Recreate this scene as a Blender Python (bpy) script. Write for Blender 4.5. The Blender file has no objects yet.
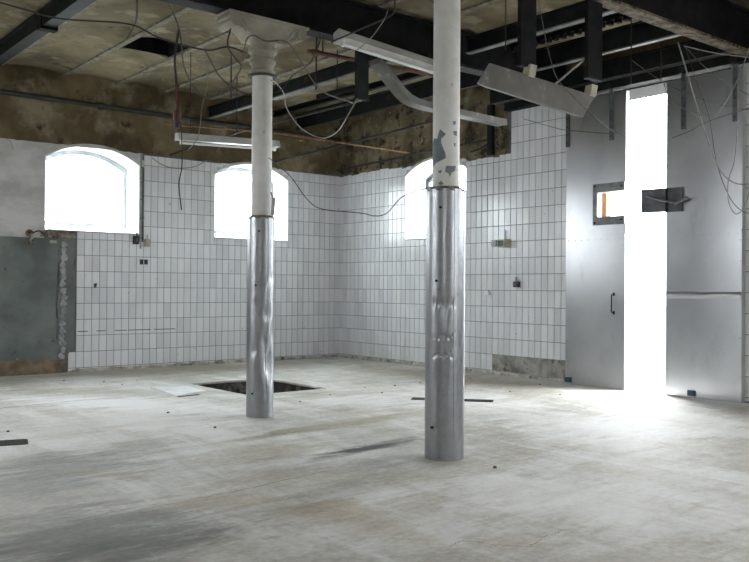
import bpy, math, random
from mathutils import Vector, Matrix, noise
from mathutils.geometry import tessellate_polygon
random.seed(7)
R = random.Random(11)

# ------------------------------------------------------------------ camera
F = 846.0; IW, IH = 749, 562
CAM = Vector((-7.86, -10.47, 1.074))
YAW = math.atan2(.633, .774); PITCH = math.atan(6.5 / F); ROLL = math.radians(.41)
fw = Vector((math.sin(YAW) * math.cos(PITCH), math.cos(YAW) * math.cos(PITCH), math.sin(PITCH)))
rt0 = Vector((math.cos(YAW), -math.sin(YAW), 0)); up0 = rt0.cross(fw)
rt = rt0 * math.cos(ROLL) + up0 * math.sin(ROLL); up = up0 * math.cos(ROLL) - rt0 * math.sin(ROLL)
scene = bpy.context.scene
col = scene.collection
cd = bpy.data.cameras.new('camera'); cam = bpy.data.objects.new('camera', cd); col.objects.link(cam)
cd.sensor_width = 36; cd.lens = F / IW * 36; cd.clip_end = 200
cam.matrix_world = Matrix.Translation(CAM) @ Matrix((rt, up, -fw)).transposed().to_4x4()
scene.camera = cam

def ray(x, y): return fw + rt * (x - IW / 2) / F - up * (y - IH / 2) / F
def hit(x, y, axis, val):
    d = ray(x, y); return CAM + d * ((val - CAM[axis]) / d[axis])
def pd(x, y, depth): return CAM + ray(x, y) * depth

# ------------------------------------------------------------------ sky, exposure, window portals
w = bpy.data.worlds.new('overcast_sky'); scene.world = w; w.use_nodes = True
bg = w.node_tree.nodes['Background']; bg.inputs[0].default_value = (.93, .97, 1, 1); bg.inputs[1].default_value = 9.0
_t = w.node_tree; _c = _t.nodes.new('ShaderNodeTexCoord'); _s = _t.nodes.new('ShaderNodeSeparateXYZ')   # CIE overcast: zenith three times the horizon
_m = _t.nodes.new('ShaderNodeMapRange'); _m.inputs[1].default_value = 0; _m.inputs[2].default_value = 1; _m.inputs[3].default_value = 4.0; _m.inputs[4].default_value = 12.0
_t.links.new(_c.outputs['Generated'], _s.inputs[0]); _t.links.new(_s.outputs['Z'], _m.inputs[0]); _t.links.new(_m.outputs[0], bg.inputs[1])
vs = scene.view_settings
vs.view_transform = 'Standard'; vs.look = 'None'; vs.gamma = 1; vs.use_curve_mapping = False
vs.exposure = 1.95
scene.cycles.diffuse_bounces = 8; scene.cycles.max_bounces = 14
scene.cycles.sample_clamp_indirect = 20

X0, Y0 = -10.8, -14.0          # room runs from x=X0..0 and y=Y0..0
WT = .48                       # wall thickness
SILL, SPRING, RISE = 1.74, 2.645, .185
# window openings on each wall: (low u, high u); first back and right ones are in view
WIN_BACK = [(-4.477, -3.265), (-2.175, -.955), (-6.78, -5.57), (-9.08, -7.87)]
WIN_RIGHT = [(-2.735, -1.525), (-8.9, -7.69), (-11.2, -9.99), (-13.5, -12.29)]
WIN_LEFT = [(-2.735, -1.525), (-5.0, -3.79), (-13.0, -11.79)]  # left and front openings are unseen, placed for the light they let in
WIN_FRONT = [(-2.175, -.955), (-4.477, -3.265)]
DOOR = (-6.30, -4.45, 3.24)    # door opening in the right wall: low y, high y, height

def portal(name, loc, normal, sx, sy):
    l = bpy.data.lights.new(name, 'AREA'); l.shape = 'RECTANGLE'; l.size = sx; l.size_y = sy
    l.cycles.is_portal = True
    o = bpy.data.objects.new(name, l); col.objects.link(o); o.location = loc
    o.rotation_euler = Vector(normal).to_track_quat('-Z', 'Z').to_euler()
HW = SPRING + RISE - SILL; ZC = SILL + HW / 2
for a, b in WIN_BACK: portal('window_portal', ((a + b) / 2, WT - .02, ZC), (0, -1, 0), b - a, HW)
for a, b in WIN_RIGHT: portal('window_portal', (WT - .02, (a + b) / 2, ZC), (-1, 0, 0), b - a, HW)
for a, b in WIN_LEFT: portal('window_portal', (X0 - WT + .02, (a + b) / 2, ZC), (1, 0, 0), b - a, HW)
for a, b in WIN_FRONT: portal('window_portal', ((a + b) / 2, Y0 - WT + .02, ZC), (0, 1, 0), b - a, HW)
portal('door_portal', (WT - .02, (DOOR[0] + DOOR[1]) / 2, DOOR[2] / 2), (-1, 0, 0), DOOR[1] - DOOR[0], DOOR[2])

# ------------------------------------------------------------------ materials
def nt_new(name):
    m = bpy.data.materials.new(name); m.use_nodes = True
    nt = m.node_tree; b = nt.nodes['Principled BSDF']
    return m, nt, b
def N(nt, t, **k):
    n = nt.nodes.new(t)
    for a, v in k.items(): setattr(n, a, v)
    return n
def noise_tex(nt, vec, scale, detail=6, rough=.6, stretch=None, rot=None, dist=0):
    if stretch or rot:
        mp = N(nt, 'ShaderNodeMapping'); mp.inputs['Scale'].default_value = stretch or (1, 1, 1)
        mp.inputs['Rotation'].default_value = rot or (0, 0, 0)
        nt.links.new(vec, mp.inputs[0]); vec = mp.outputs[0]
    n = N(nt, 'ShaderNodeTexNoise'); n.inputs['Scale'].default_value = scale
    n.inputs['Detail'].default_value = detail; n.inputs['Roughness'].default_value = rough
    n.inputs['Distortion'].default_value = dist
    nt.links.new(vec, n.inputs['Vector']); return n.outputs['Fac']
def ramp(nt, fac, stops):
    r = N(nt, 'ShaderNodeValToRGB'); e = r.color_ramp.elements
    while len(e) < len(stops): e.new(.5)
    for el, (p, c) in zip(e, stops):
        el.position = p; el.color = (*c, 1) if len(c) == 3 else c
    nt.links.new(fac, r.inputs[0]); return r.outputs[0]
def mixc(nt, fac, a, b, mode='MIX'):
    n = N(nt, 'ShaderNodeMix', data_type='RGBA', blend_type=mode)
    for s, v in ((n.inputs[0], fac), (n.inputs[6], a), (n.inputs[7], b)):
        if isinstance(v, (int, float)): s.default_value = v
        elif isinstance(v, tuple): s.default_value = (*v, 1)
        else: nt.links.new(v, s)
    return n.outputs[2]
def math_n(nt, op, a, b=None, clamp=False):
    n = N(nt, 'ShaderNodeMath', operation=op, use_clamp=clamp)
    for s, v in zip(n.inputs, (a, b)):
        if v is None: continue
        if isinstance(v, (int, float)): s.default_value = v
        else: nt.links.new(v, s)
    return n.outputs[0]
def step_mask(nt, fac, lo, hi):
    n = N(nt, 'ShaderNodeMapRange'); n.inputs[1].default_value = lo; n.inputs[2].default_value = hi
    nt.links.new(fac, n.inputs[0]); return n.outputs[0]
def bump(nt, b, h, strength=.3, dist=.01):
    n = N(nt, 'ShaderNodeBump'); n.inputs['Strength'].default_value = strength; n.inputs['Distance'].default_value = dist
    nt.links.new(h, n.inputs['Height']); nt.links.new(n.outputs[0], b.inputs['Normal'])
def vec(nt, kind='Object'):
    if kind == 'World': return N(nt, 'ShaderNodeNewGeometry').outputs['Position']
    return N(nt, 'ShaderNodeTexCoord').outputs[kind]

def surf(name, c1, c2, rough=.7, metal=0, scale=3, spots=None, bscale=30, bstr=.3, bdist=.01, coords='World', stretch=None, spec=.5, lohi=(.39, .61), stops=None):
    """rough surface: two colours blended by noise, optional spots (colour, scale, threshold)"""
    m, nt, b = nt_new(name); v = vec(nt, coords)
    n1 = noise_tex(nt, v, scale, 7, .62, stretch)
    c = ramp(nt, n1, [(lohi[0], c1), (lohi[1], c2)])
    for sp in spots or []:
        f = step_mask(nt, noise_tex(nt, v, sp[1], 6, .65), sp[2] - .03, sp[2] - .03 + (sp[3] if len(sp) > 3 else .06))
        c = mixc(nt, f, c, sp[0])
    nt.links.new(c, b.inputs['Base Color'])
    b.inputs['Roughness'].default_value = rough; b.inputs['Metallic'].default_value = metal
    b.inputs['Specular IOR Level'].default_value = spec
    if bstr: bump(nt, b, noise_tex(nt, v, bscale, 6, .65, stretch), bstr, bdist)
    return m

M = {}
M['wall_core'] = surf('mortar', (.30, .29, .27), (.42, .40, .37), .9, scale=5, bscale=40)
M['grout'] = surf('grout', (.10, .10, .094), (.17, .168, .158), .9, scale=6, bscale=60)
M['brown_plaster'] = surf('brown_plaster', (.066, .047, .021), (.17, .13, .068), .9, scale=1.5,
                          spots=[((.25, .21, .14), 2.3, .54, .14), ((.035, .027, .017), 4.5, .62, .1)], bscale=14, bstr=.5, bdist=.03)
M['rough_stone'] = surf('bare_masonry', (.07, .053, .028), (.23, .185, .11), .95, scale=2.6,
                        spots=[((.03, .022, .014), 5.5, .58, .06), ((.14, .06, .03), 3.2, .66, .06), ((.26, .235, .18), 7, .64, .06)], bscale=9, bstr=.9, bdist=.06)
M['whitewash'] = surf('whitewash', (.42, .41, .40), (.60, .59, .58), .85, scale=2.2, stretch=(1, 1, 1.8),
                      spots=[((.33, .31, .29), 6, .69, .05)], bscale=22, bstr=.25, bdist=.015)
M['grey_paint'] = surf('grey_green_paint', (.095, .112, .105), (.165, .185, .175), .6, scale=1.7,
                       spots=[((.06, .065, .06), 9, .66, .06), ((.45, .45, .42), 18, .715, .03)], bscale=25, bstr=.25, bdist=.012)
M['mortar_dabs'] = surf('mortar_dabs', (.22, .235, .24), (.42, .43, .43), .95, scale=7, bscale=30, bstr=.8, bdist=.02)
M['rubble'] = surf('broken_masonry', (.10, .075, .05), (.40, .35, .29), .95, scale=9,
                   spots=[((.03, .025, .02), 14, .6, .05)], bscale=28, bstr=1, bdist=.03)
M['base_mortar'] = surf('base_mortar', (.30, .28, .24), (.62, .60, .56), .95, scale=6,
                        spots=[((.14, .12, .09), 9, .62, .05)], bscale=35, bstr=.8, bdist=.02)
M['old_concrete'] = surf('old_concrete', (.17, .165, .15), (.42, .41, .38), .95, scale=4,
                         spots=[((.13, .08, .045), 3.1, .60, .06)], bscale=30, bstr=.8, bdist=.02)
M['brown_base'] = surf('brown_base', (.13, .10, .065), (.26, .20, .13), .95, scale=6, bscale=30, bstr=.7, bdist=.02)
M['white_paint'] = surf('white_paint', (.78, .78, .77), (.86, .86, .86), .6, scale=3, bscale=20, bstr=.12)
M['frame_paint'] = surf('frame_paint', (.36, .39, .41), (.46, .49, .51), .5, scale=5, bscale=40, bstr=.08)
M['ceiling_plaster'] = surf('ceiling_plaster', (.118, .091, .046), (.25, .208, .122), .92, scale=1.1,
                            spots=[((.095, .075, .043), 1.4, .56, .14), ((.04, .033, .02), 7, .70, .04), ((.31, .275, .19), 3.1, .58, .1), ((.06, .045, .022), 2.3, .66, .05)], bscale=12, bstr=.35, bdist=.02)
M['flange_white'] = surf('flange_limewash', (.17, .155, .11), (.27, .255, .20), .85, scale=9, spots=[((.12, .10, .07), 11, .58, .06)], bscale=30, bstr=.4)
M['dark_steel'] = surf('dark_painted_steel', (.007, .009, .0087), (.016, .019, .018), .6, scale=6,
                       spots=[((.05, .03, .017), 5, .66, .06)], bscale=40, bstr=.2, spec=.15)
M['black_steel'] = surf('black_steel', (.005, .006, .006), (.012, .012, .012), .75, scale=8, bscale=40, bstr=.2, spec=.12)
M['rust_flange'] = surf('rusty_flange', (.06, .042, .024), (.19, .15, .095), .85, scale=9, spots=[((.02, .014, .008), 16, .56, .05)], bscale=45, bstr=.6, bdist=.012)
M['grey_flange'] = surf('grey_flange', (.08, .085, .085), (.17, .175, .17), .6, scale=8, spots=[((.12, .12, .11), 9, .6, .08)], bscale=40, bstr=.2)
M['galv'] = None
def galv(name, c1, c2, rough, wav, wscale, metal=.9, mottling=26, spots=True, rvar=.09):
    m, nt, b = nt_new(name); v = vec(nt, 'Object')
    n1 = noise_tex(nt, v, 2.4, 6, .65); n2 = noise_tex(nt, v, mottling, 4, .7)
    c = ramp(nt, math_n(nt, 'ADD', math_n(nt, 'MULTIPLY', n1, .6), math_n(nt, 'MULTIPLY', n2, .4)), [(.34, c1), (.66, c2)])
    sc = step_mask(nt, noise_tex(nt, v, 5, 5, .7), .60, .72)
    if spots: c = mixc(nt, math_n(nt, 'MULTIPLY', sc, .35), c, (.30, .29, .27))
    nt.links.new(c, b.inputs['Base Color']); b.inputs['Metallic'].default_value = metal
    nt.links.new(step_mask(nt, n2, -.6, 1.6), b.inputs['Roughness'])
    rr = N(nt, 'ShaderNodeMapRange'); rr.inputs[1].default_value = .3; rr.inputs[2].default_value = .7
    rr.inputs[3].default_value = rough - rvar; rr.inputs[4].default_value = rough + rvar
    nt.links.new(n2, rr.inputs[0]); nt.links.new(rr.outputs[0], b.inputs['Roughness'])
    bump(nt, b, noise_tex(nt, v, wscale, 3, .5), wav, .03)
    return m
M['sleeve'] = galv('galvanised_sleeve', (.27, .28, .29), (.41, .42, .44), .36, .08, 6)
def door_mat():
    m, nt, b = nt_new('door_sheet_metal'); v = vec(nt, 'World')
    c = ramp(nt, noise_tex(nt, v, 1.4, 3, .5), [(.36, (.47, .48, .50)), (.64, (.60, .61, .63))])
    sc = step_mask(nt, noise_tex(nt, v, 3.5, 8, .75, (1, 1, .4)), .56, .72)
    c = mixc(nt, math_n(nt, 'MULTIPLY', sc, .55), c, (.34, .335, .33))
    nt.links.new(c, b.inputs['Base Color']); b.inputs['Metallic'].default_value = 1; b.inputs['Roughness'].default_value = .28
    bump(nt, b, noise_tex(nt, v, 1.5, 1, .4), .12, .03)
    return m
M['door_sheet'] = door_mat()
M['dull_sheet'] = galv('dull_sheet_metal', (.40, .40, .40), (.56, .56, .56), .5, .1, 4, metal=.7)
M['dark_plate'] = surf('dark_plate', (.06, .065, .07), (.12, .125, .135), .5, .3, scale=7, coords='Object', bscale=40, bstr=.15)
M['hatch_frame'] = surf('grey_hatch_frame', (.13, .14, .145), (.24, .25, .255), .55, .3, scale=9, coords='Object', bscale=40, bstr=.2)
M['column_paint'] = surf('chipped_column_paint', (.60, .595, .56), (.74, .735, .71), .5, scale=4, coords='Object',
                         spots=[((.32, .29, .24), 15, .69, .03)], bscale=30, bstr=.2)
M['primer'] = surf('grey_primer', (.13, .16, .175), (.19, .225, .24), .7, scale=9, coords='Object', bscale=40, bstr=.2)
M['capital_paint'] = surf('yellowed_capital_paint', (.27, .255, .195), (.39, .375, .305), .5, scale=3, coords='World',
                          spots=[((.10, .075, .04), 8, .68, .05)], bscale=30, bstr=.3)
M['cable_dark'] = surf('dark_rubber', (.012, .010, .009), (.025, .021, .018), .6, scale=20, bstr=0)
M['cable_grey'] = surf('grey_rubber', (.06, .057, .05), (.12, .115, .105), .6, scale=20, bstr=0)
M['cable_pale'] = surf('pale_pvc', (.20, .195, .175), (.32, .31, .285), .55, scale=20, bstr=0)
M['cable_red'] = surf('red_rubber', (.06, .008, .008), (.13, .02, .016), .6, scale=30, bstr=0)
M['red_plastic'] = surf('red_plastic', (.05, .006, .006), (.08, .012, .010), .5, scale=20, bstr=0)
M['copper'] = surf('weathered_copper', (.20, .09, .04), (.36, .19, .10), .5, .4, scale=8, spots=[((.16, .07, .04), 5, .6, .1)], bstr=.1)
M['red_pipe'] = surf('rusty_red_pipe', (.07, .022, .012), (.15, .06, .032), .65, scale=7, bstr=.2)
M['dark_pipe'] = surf('green_grey_pipe', (.020, .023, .019), (.038, .042, .036), .6, scale=4, bstr=.15)
M['white_enamel'] = surf('white_enamel', (.42, .42, .40), (.55, .55, .53), .4, scale=6, coords='Object', spots=[((.5, .48, .42), 9, .66, .08)], bstr=.08)
M['grey_enamel'] = surf('grey_enamel', (.11, .106, .096), (.165, .158, .145), .5, scale=3, coords='Object', spots=[((.32, .30, .27), 6, .62, .1)], bstr=.08)
M['black_plastic'] = surf('black_plastic', (.012, .012, .012), (.025, .025, .025), .45, bstr=0)
M['beige_plastic'] = surf('beige_plastic', (.33, .30, .22), (.45, .42, .33), .5, scale=12, bstr=.1)
M['grey_plastic'] = surf('grey_plastic', (.25, .25, .25), (.36, .36, .36), .5, scale=12, bstr=.1)
M['white_plastic'] = surf('white_plastic', (.72, .72, .70), (.80, .80, .78), .4, scale=12, bstr=0)
M['blue_plastic'] = surf('blue_plastic', (.010, .035, .06), (.02, .06, .10), .5, scale=12, bstr=0)
M['wood_post'] = surf('brown_wood', (.13, .065, .026), (.20, .11, .05), .7, scale=6, stretch=(6, 6, .5), bscale=30, bstr=.3)
M['yard'] = surf('yard_concrete', (.22, .215, .205), (.30, .295, .285), .9, scale=1.5, bscale=20, bstr=.2)
M['pit'] = surf('pit_concrete', (.025, .023, .02), (.07, .065, .055), .95, scale=5, spots=[((.16, .15, .13), 6, .58, .08)], bscale=20, bstr=.9, bdist=.03)
M['plate'] = surf('pale_steel_plate', (.60, .60, .60), (.78, .78, .78), .55, .3, scale=4, bstr=.15)
M['drain'] = surf('drain_iron', (.015, .015, .014), (.035, .034, .03), .8, scale=9, bstr=.3, spec=.1)

def tile_mat():
    m, nt, b = nt_new('glazed_white_tile'); v = vec(nt, 'World')
    r1 = N(nt, 'ShaderNodeObjectInfo').outputs['Random']; r2 = N(nt, 'ShaderNodeNewGeometry').outputs['Random Per Island']
    r = math_n(nt, 'FRACT', math_n(nt, 'ADD', r1, r2))
    c = ramp(nt, r, [(0, (.66, .675, .70)), (.5, (.74, .755, .78)), (1, (.79, .80, .815))])
    d = step_mask(nt, noise_tex(nt, v, 2.2, 7, .65, (1, 1, .6)), .56, .80)
    c = mixc(nt, math_n(nt, 'MULTIPLY', d, .35), c, (.50, .48, .43))
    d2 = step_mask(nt, noise_tex(nt, v, 16, 3, .5), .72, .75)
    c = mixc(nt, math_n(nt, 'MULTIPLY', d2, .6), c, (.25, .23, .20))
    nt.links.new(c, b.inputs['Base Color']); b.inputs['Roughness'].default_value = .16
    b.inputs['Specular IOR Level'].default_value = .5
    bump(nt, b, noise_tex(nt, v, 9, 2, .5), .05, .02)
    return m
M['tile'] = tile_mat()

def glass_mat():
    m, nt, b = nt_new('window_glass'); nt.nodes.remove(b)
    out = nt.nodes['Material Output']
    t = N(nt, 'ShaderNodeBsdfTransparent'); t.inputs[0].default_value = (.93, .96, .96, 1)
    g = N(nt, 'ShaderNodeBsdfGlossy'); g.inputs['Roughness'].default_value = .05
    mx = N(nt, 'ShaderNodeMixShader'); mx.inputs[0].default_value = .06
    nt.links.new(t.outputs[0], mx.inputs[1]); nt.links.new(g.outputs[0], mx.inputs[2]); nt.links.new(mx.outputs[0], out.inputs[0])
    return m
M['glass'] = glass_mat()

def floor_mat():
    m, nt, b = nt_new('worn_concrete_floor'); v = vec(nt, 'World')
    big = noise_tex(nt, v, .55, 8, .62, dist=.6)
    c = ramp(nt, big, [(.38, (.42, .405, .37)), (.5, (.60, .59, .565)), (.62, (.76, .755, .745))])
    st = noise_tex(nt, v, 1.3, 8, .68, (.45, 2.4, 1), (0, 0, math.radians(-28)), .8)
    c = mixc(nt, math_n(nt, 'MULTIPLY', step_mask(nt, st, .50, .62), .5), c, (.40, .36, .29))
    st2 = noise_tex(nt, v, 1.1, 8, .7, (2.2, .5, 1), (0, 0, math.radians(-20)), 1.0)
    c = mixc(nt, math_n(nt, 'MULTIPLY', step_mask(nt, st2, .52, .64), .6), c, (.76, .76, .75))
    st3 = noise_tex(nt, v, 1.25, 9, .72, (2.6, .42, 1), None, 1.1)
    c = mixc(nt, math_n(nt, 'MULTIPLY', step_mask(nt, st3, .47, .66), .5), c, (.40, .37, .31))
    # stains, and painted shade at lower left, with their own outlines: (px centre, half sizes in metres, angle, colour, strength)
    for q0, q1, bb, colr, s in FLOOR_STAINS_SHADE:
        A_, B_ = hit(*q0, 2, 0), hit(*q1, 2, 0); p = (A_ + B_) / 2; a = max((B_ - A_).length / 2, .05); ang = math.degrees(math.atan2(B_.y - A_.y, B_.x - A_.x))
        mp = N(nt, 'ShaderNodeMapping', vector_type='TEXTURE'); mp.inputs['Location'].default_value = p
        mp.inputs['Rotation'].default_value = (0, 0, math.radians(ang)); mp.inputs['Scale'].default_value = (a, bb, 1)
        nt.links.new(v, mp.inputs[0])
        ln = N(nt, 'ShaderNodeVectorMath', operation='LENGTH'); nt.links.new(mp.outputs[0], ln.inputs[0])
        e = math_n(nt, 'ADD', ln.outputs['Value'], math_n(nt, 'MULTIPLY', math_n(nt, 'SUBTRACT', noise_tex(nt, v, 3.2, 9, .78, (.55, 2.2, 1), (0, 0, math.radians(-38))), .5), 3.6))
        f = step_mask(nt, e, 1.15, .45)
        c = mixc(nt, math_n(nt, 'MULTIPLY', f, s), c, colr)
    fine = noise_tex(nt, v, 26, 8, .75)
    mid = noise_tex(nt, v, 5, 9, .72, (.6, 1.6, 1), (0, 0, math.radians(-38)))
    c = mixc(nt, .8, c, ramp(nt, mid, [(.38, (.40, .395, .38)), (.60, (.57, .57, .565))]), 'OVERLAY')
    c = mixc(nt, .35, c, ramp(nt, fine, [(.38, (.28, .275, .26)), (.62, (.74, .735, .73))]), 'OVERLAY')
    sp = step_mask(nt, noise_tex(nt, v, 34, 3, .6), .70, .73)
    c = mixc(nt, math_n(nt, 'MULTIPLY', sp, .5), c, (.22, .20, .17))
    nt.links.new(c, b.inputs['Base Color'])
    rr = N(nt, 'ShaderNodeMapRange'); rr.inputs[1].default_value = .3; rr.inputs[2].default_value = .7
    rr.inputs[3].default_value = .55; rr.inputs[4].default_value = .8
    nt.links.new(big, rr.inputs[0]); nt.links.new(rr.outputs[0], b.inputs['Roughness'])
    b.inputs['Specular IOR Level'].default_value = .4
    h = math_n(nt, 'ADD', noise_tex(nt, v, 7, 8, .7), math_n(nt, 'MULTIPLY', fine, .5))
    bump(nt, b, h, .22, .02)
    return m
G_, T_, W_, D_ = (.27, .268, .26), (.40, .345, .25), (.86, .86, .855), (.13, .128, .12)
FLOOR_STAINS_SHADE = [((0, 378), (330, 362), .55, (.42, .39, .33), .75), ((345, 366), (560, 390), .5, (.36, .32, .25), .8), ((720, 410), (749, 412), .4, (.40, .37, .31), .6),
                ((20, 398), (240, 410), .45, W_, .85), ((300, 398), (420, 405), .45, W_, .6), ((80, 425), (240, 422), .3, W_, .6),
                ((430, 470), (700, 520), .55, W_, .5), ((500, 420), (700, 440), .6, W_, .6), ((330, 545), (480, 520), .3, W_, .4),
                ((-40, 490), (150, 455), .42, G_, .75), ((-60, 550), (240, 520), .45, D_, .75), ((-20, 570), (220, 545), .30, D_, .6), ((-30, 470), (90, 450), .2, G_, .6),  # dark floor streaks, deepened to paint the light falloff at lower left
                ((90, 456), (180, 440), .16, (.34, .335, .32), .6),
                ((230, 441), (420, 412), .13, (.38, .34, .26), .95), ((170, 470), (330, 440), .30, (.43, .40, .33), .7), ((240, 470), (430, 480), .30, (.40, .375, .32), .6),
                ((150, 505), (300, 500), .18, T_, .6), ((300, 495), (430, 545), .16, T_, .55), ((260, 520), (360, 500), .15, T_, .5), ((60, 470), (160, 480), .10, T_, .55),
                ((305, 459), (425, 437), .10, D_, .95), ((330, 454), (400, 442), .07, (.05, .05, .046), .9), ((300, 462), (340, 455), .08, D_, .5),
                ((340, 470), (420, 455), .14, G_, .45), ((250, 436), (330, 428), .05, (.30, .27, .21), .7), ((400, 455), (450, 463), .10, (.40, .38, .34), .5),
                ((360, 480), (500, 470), .12, (.45, .42, .36), .5), ((600, 470), (660, 480), .15, (.55, .52, .46), .4), ((470, 545), (560, 540), .15, T_, .3)]
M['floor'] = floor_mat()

# ------------------------------------------------------------------ mesh helpers
class MB:
    def __init__(s): s.v = []; s.f = []
    def add(s, vs, fs):
        o = len(s.v); s.v += [Vector(p) for p in vs]; s.f += [tuple(i + o for i in f) for f in fs]; return s
    def box(s, a, b):
        (x0, y0, z0), (x1, y1, z1) = [tuple(min(p, q) for p, q in zip(a, b)), tuple(max(p, q) for p, q in zip(a, b))]
        return s.add([(x0, y0, z0), (x1, y0, z0), (x1, y1, z0), (x0, y1, z0), (x0, y0, z1), (x1, y0, z1), (x1, y1, z1), (x0, y1, z1)],
                     [(0, 3, 2, 1), (4, 5, 6, 7), (0, 1, 5, 4), (1, 2, 6, 5), (2, 3, 7, 6), (3, 0, 4, 7)])
    def obox(s, c, ax, ay, az):
        """oriented box: centre, three half-extent vectors"""
        c, ax, ay, az = map(Vector, (c, ax, ay, az)); vs = []
        for k in (-1, 1):
            for i, j in ((-1, -1), (1, -1), (1, 1), (-1, 1)): vs.append(c + ax * i + ay * j + az * k)
        return s.add(vs, [(0, 3, 2, 1), (4, 5, 6, 7), (0, 1, 5, 4), (1, 2, 6, 5), (2, 3, 7, 6), (3, 0, 4, 7)])
    def tube(s, pts, r, n=8, caps=True):
        pts = [Vector(p) for p in pts]; rs = r if isinstance(r, (list, tuple)) else [r] * len(pts)
        ring = []; t0 = (pts[1] - pts[0]).normalized()
        nn = t0.orthogonal().normalized()
        for i, p in enumerate(pts):
            t = (pts[min(i + 1, len(pts) - 1)] - pts[max(i - 1, 0)]).normalized()
            nn = (nn - t * nn.dot(t)).normalized(); bb = t.cross(nn)
            ring.append([p + (nn * math.cos(2 * math.pi * k / n) + bb * math.sin(2 * math.pi * k / n)) * rs[i] for k in range(n)])
        vs = [q for rr in ring for q in rr]; fs = []
        for i in range(len(pts) - 1):
            for k in range(n):
                a = i * n + k; c = i * n + (k + 1) % n; fs.append((a, c, c + n, a + n))
        if caps: fs.append(tuple(reversed(range(n)))); fs.append(tuple((len(pts) - 1) * n + k for k in range(n)))
        return s.add(vs, fs)
    def lathe(s, prof, n=32, c=(0, 0), fn=None, caps=True):
        vs = []; fs = []
        for r, z in prof:
            for k in range(n):
                a = 2 * math.pi * k / n; q = r + (fn(a, z) if fn else 0)
                vs.append((c[0] + q * math.cos(a), c[1] + q * math.sin(a), z))
        for i in range(len(prof) - 1):
            for k in range(n):
                a = i * n + k; b = i * n + (k + 1) % n; fs.append((a, b, b + n, a + n))
        if caps: fs.append(tuple(reversed(range(n)))); fs.append(tuple((len(prof) - 1) * n + k for k in range(n)))
        return s.add(vs, fs)
    def extrude(s, prof, A, B):
        """closed cross-section given as two matching lists of 3D points (loops A and B)"""
        n = len(A); vs = list(A) + list(B)
        fs = [(k, (k + 1) % n, n + (k + 1) % n, n + k) for k in range(n)] + [tuple(reversed(range(n))), tuple(range(n, 2 * n))]
        return s.add(vs, fs)
    def slab(s, loops, to3, d0, d1):
        """polygon with holes in (u,z), extruded in depth from d0 to d1 through to3(u,d,z)"""
        flat = [p for l in loops for p in l]
        tris = tessellate_polygon([[Vector((p[0], p[1], 0)) for p in l] for l in loops])
        n = len(flat)
        vs = [to3(p[0], d0, p[1]) for p in flat] + [to3(p[0], d1, p[1]) for p in flat]
        fs = [tuple(t) for t in tris] + [tuple(i + n for i in reversed(t)) for t in tris]
        o = 0
        for l in loops:
            for k in range(len(l)):
                a = o + k; b = o + (k + 1) % len(l); fs.append((a, b, b + n, a + n))
            o += len(l)
        return s.add(vs, fs)
    def build(s, name, mat, parent=None, smooth=False, origin=None):
        me = bpy.data.meshes.new(name)
        og = Vector(origin) if origin is not None else Vector((0, 0, 0))
        me.from_pydata([p - og for p in s.v], [], s.f); me.validate()
        import bmesh
        bm = bmesh.new(); bm.from_mesh(me); bmesh.ops.recalc_face_normals(bm, faces=bm.faces); bm.to_mesh(me); bm.free()
        if isinstance(mat, str): mat = M[mat]
        me.materials.append(mat)
        if smooth:
            for p in me.polygons: p.use_smooth = True
            if smooth != 'all': me.set_sharp_from_angle(angle=math.radians(40))
        o = bpy.data.objects.new(name, me); col.objects.link(o)
        if parent:
            o.parent = parent
            o.location = og - world_loc(parent)
        else: o.location = og
        return o
def world_loc(o):
    l = Vector((0, 0, 0))
    while o: l += o.location; o = o.parent
    return l
def tag(o, label, cat=None, group=None, kind=None):
    o['label'] = label
    if cat: o['category'] = cat
    if group: o['group'] = group
    if kind or cat: o['kind'] = kind or 'thing'
    return o
def empty(name, loc):
    o = bpy.data.objects.new(name, None); o.empty_display_size = .1; o.location = loc; col.objects.link(o); return o
def smooth_path(pts, k=6):
    pts = [Vector(p) for p in pts]; out = []
    P = [pts[0] * 2 - pts[1]] + pts + [pts[-1] * 2 - pts[-2]]
    for i in range(1, len(P) - 2):
        p0, p1, p2, p3 = P[i - 1:i + 3]
        for j in range(k):
            t = j / k
            out.append(.5 * ((2 * p1) + (p2 - p0) * t + (2 * p0 - 5 * p1 + 4 * p2 - p3) * t * t + (3 * p1 - p0 - 3 * p2 + p3) * t ** 3))
    out.append(pts[-1]); return out
def ragged(a, b, step=.05, amp=.012, r=R):
    """points from a to b (a included, b not) with a broken edge"""
    a, b = Vector(a), Vector(b); L = (b - a).length; n = max(1, int(L / step)); t = (b - a) / n; nn = Vector((-t.y, t.x)).normalized()
    out = [tuple(a)]
    for i in range(1, n): out.append(tuple(a + t * (i + r.uniform(-.3, .3)) + nn * r.uniform(-amp, amp)))
    return out

BK = lambda u, d, z: (u, d, z)              # back wall: u = x, d outward = +y
RT = lambda u, d, z: (d, u, z)              # right wall: u = y, d outward = +x
LF = lambda u, d, z: (X0 - d, u, z)
FR = lambda u, d, z: (u, Y0 - d, z)

def arch_loop(a, b, grow=0.0, n=14, sill=SILL):
    a -= grow; b += grow; c = (a + b) / 2; hw = (b - a) / 2; rise = RISE
    rad = (hw * hw + rise * rise) / (2 * rise); cz = SPRING + grow + rise - rad
    pts = [(a, sill - grow), (b, sill - grow)]
    for i in range(n + 1):
        x = b - (b - a) * i / n
        pts.append((x, cz + math.sqrt(max(0, rad * rad - (x - c) ** 2))))
    return pts
def arch_z(u, wins):
    for a, b in wins:
        if a <= u <= b:
            c = (a + b) / 2; hw = (b - a) / 2; rad = (hw * hw + RISE * RISE) / (2 * RISE)
            return SPRING + RISE - rad + math.sqrt(max(0, rad * rad - (u - c) ** 2))
    return None

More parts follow.
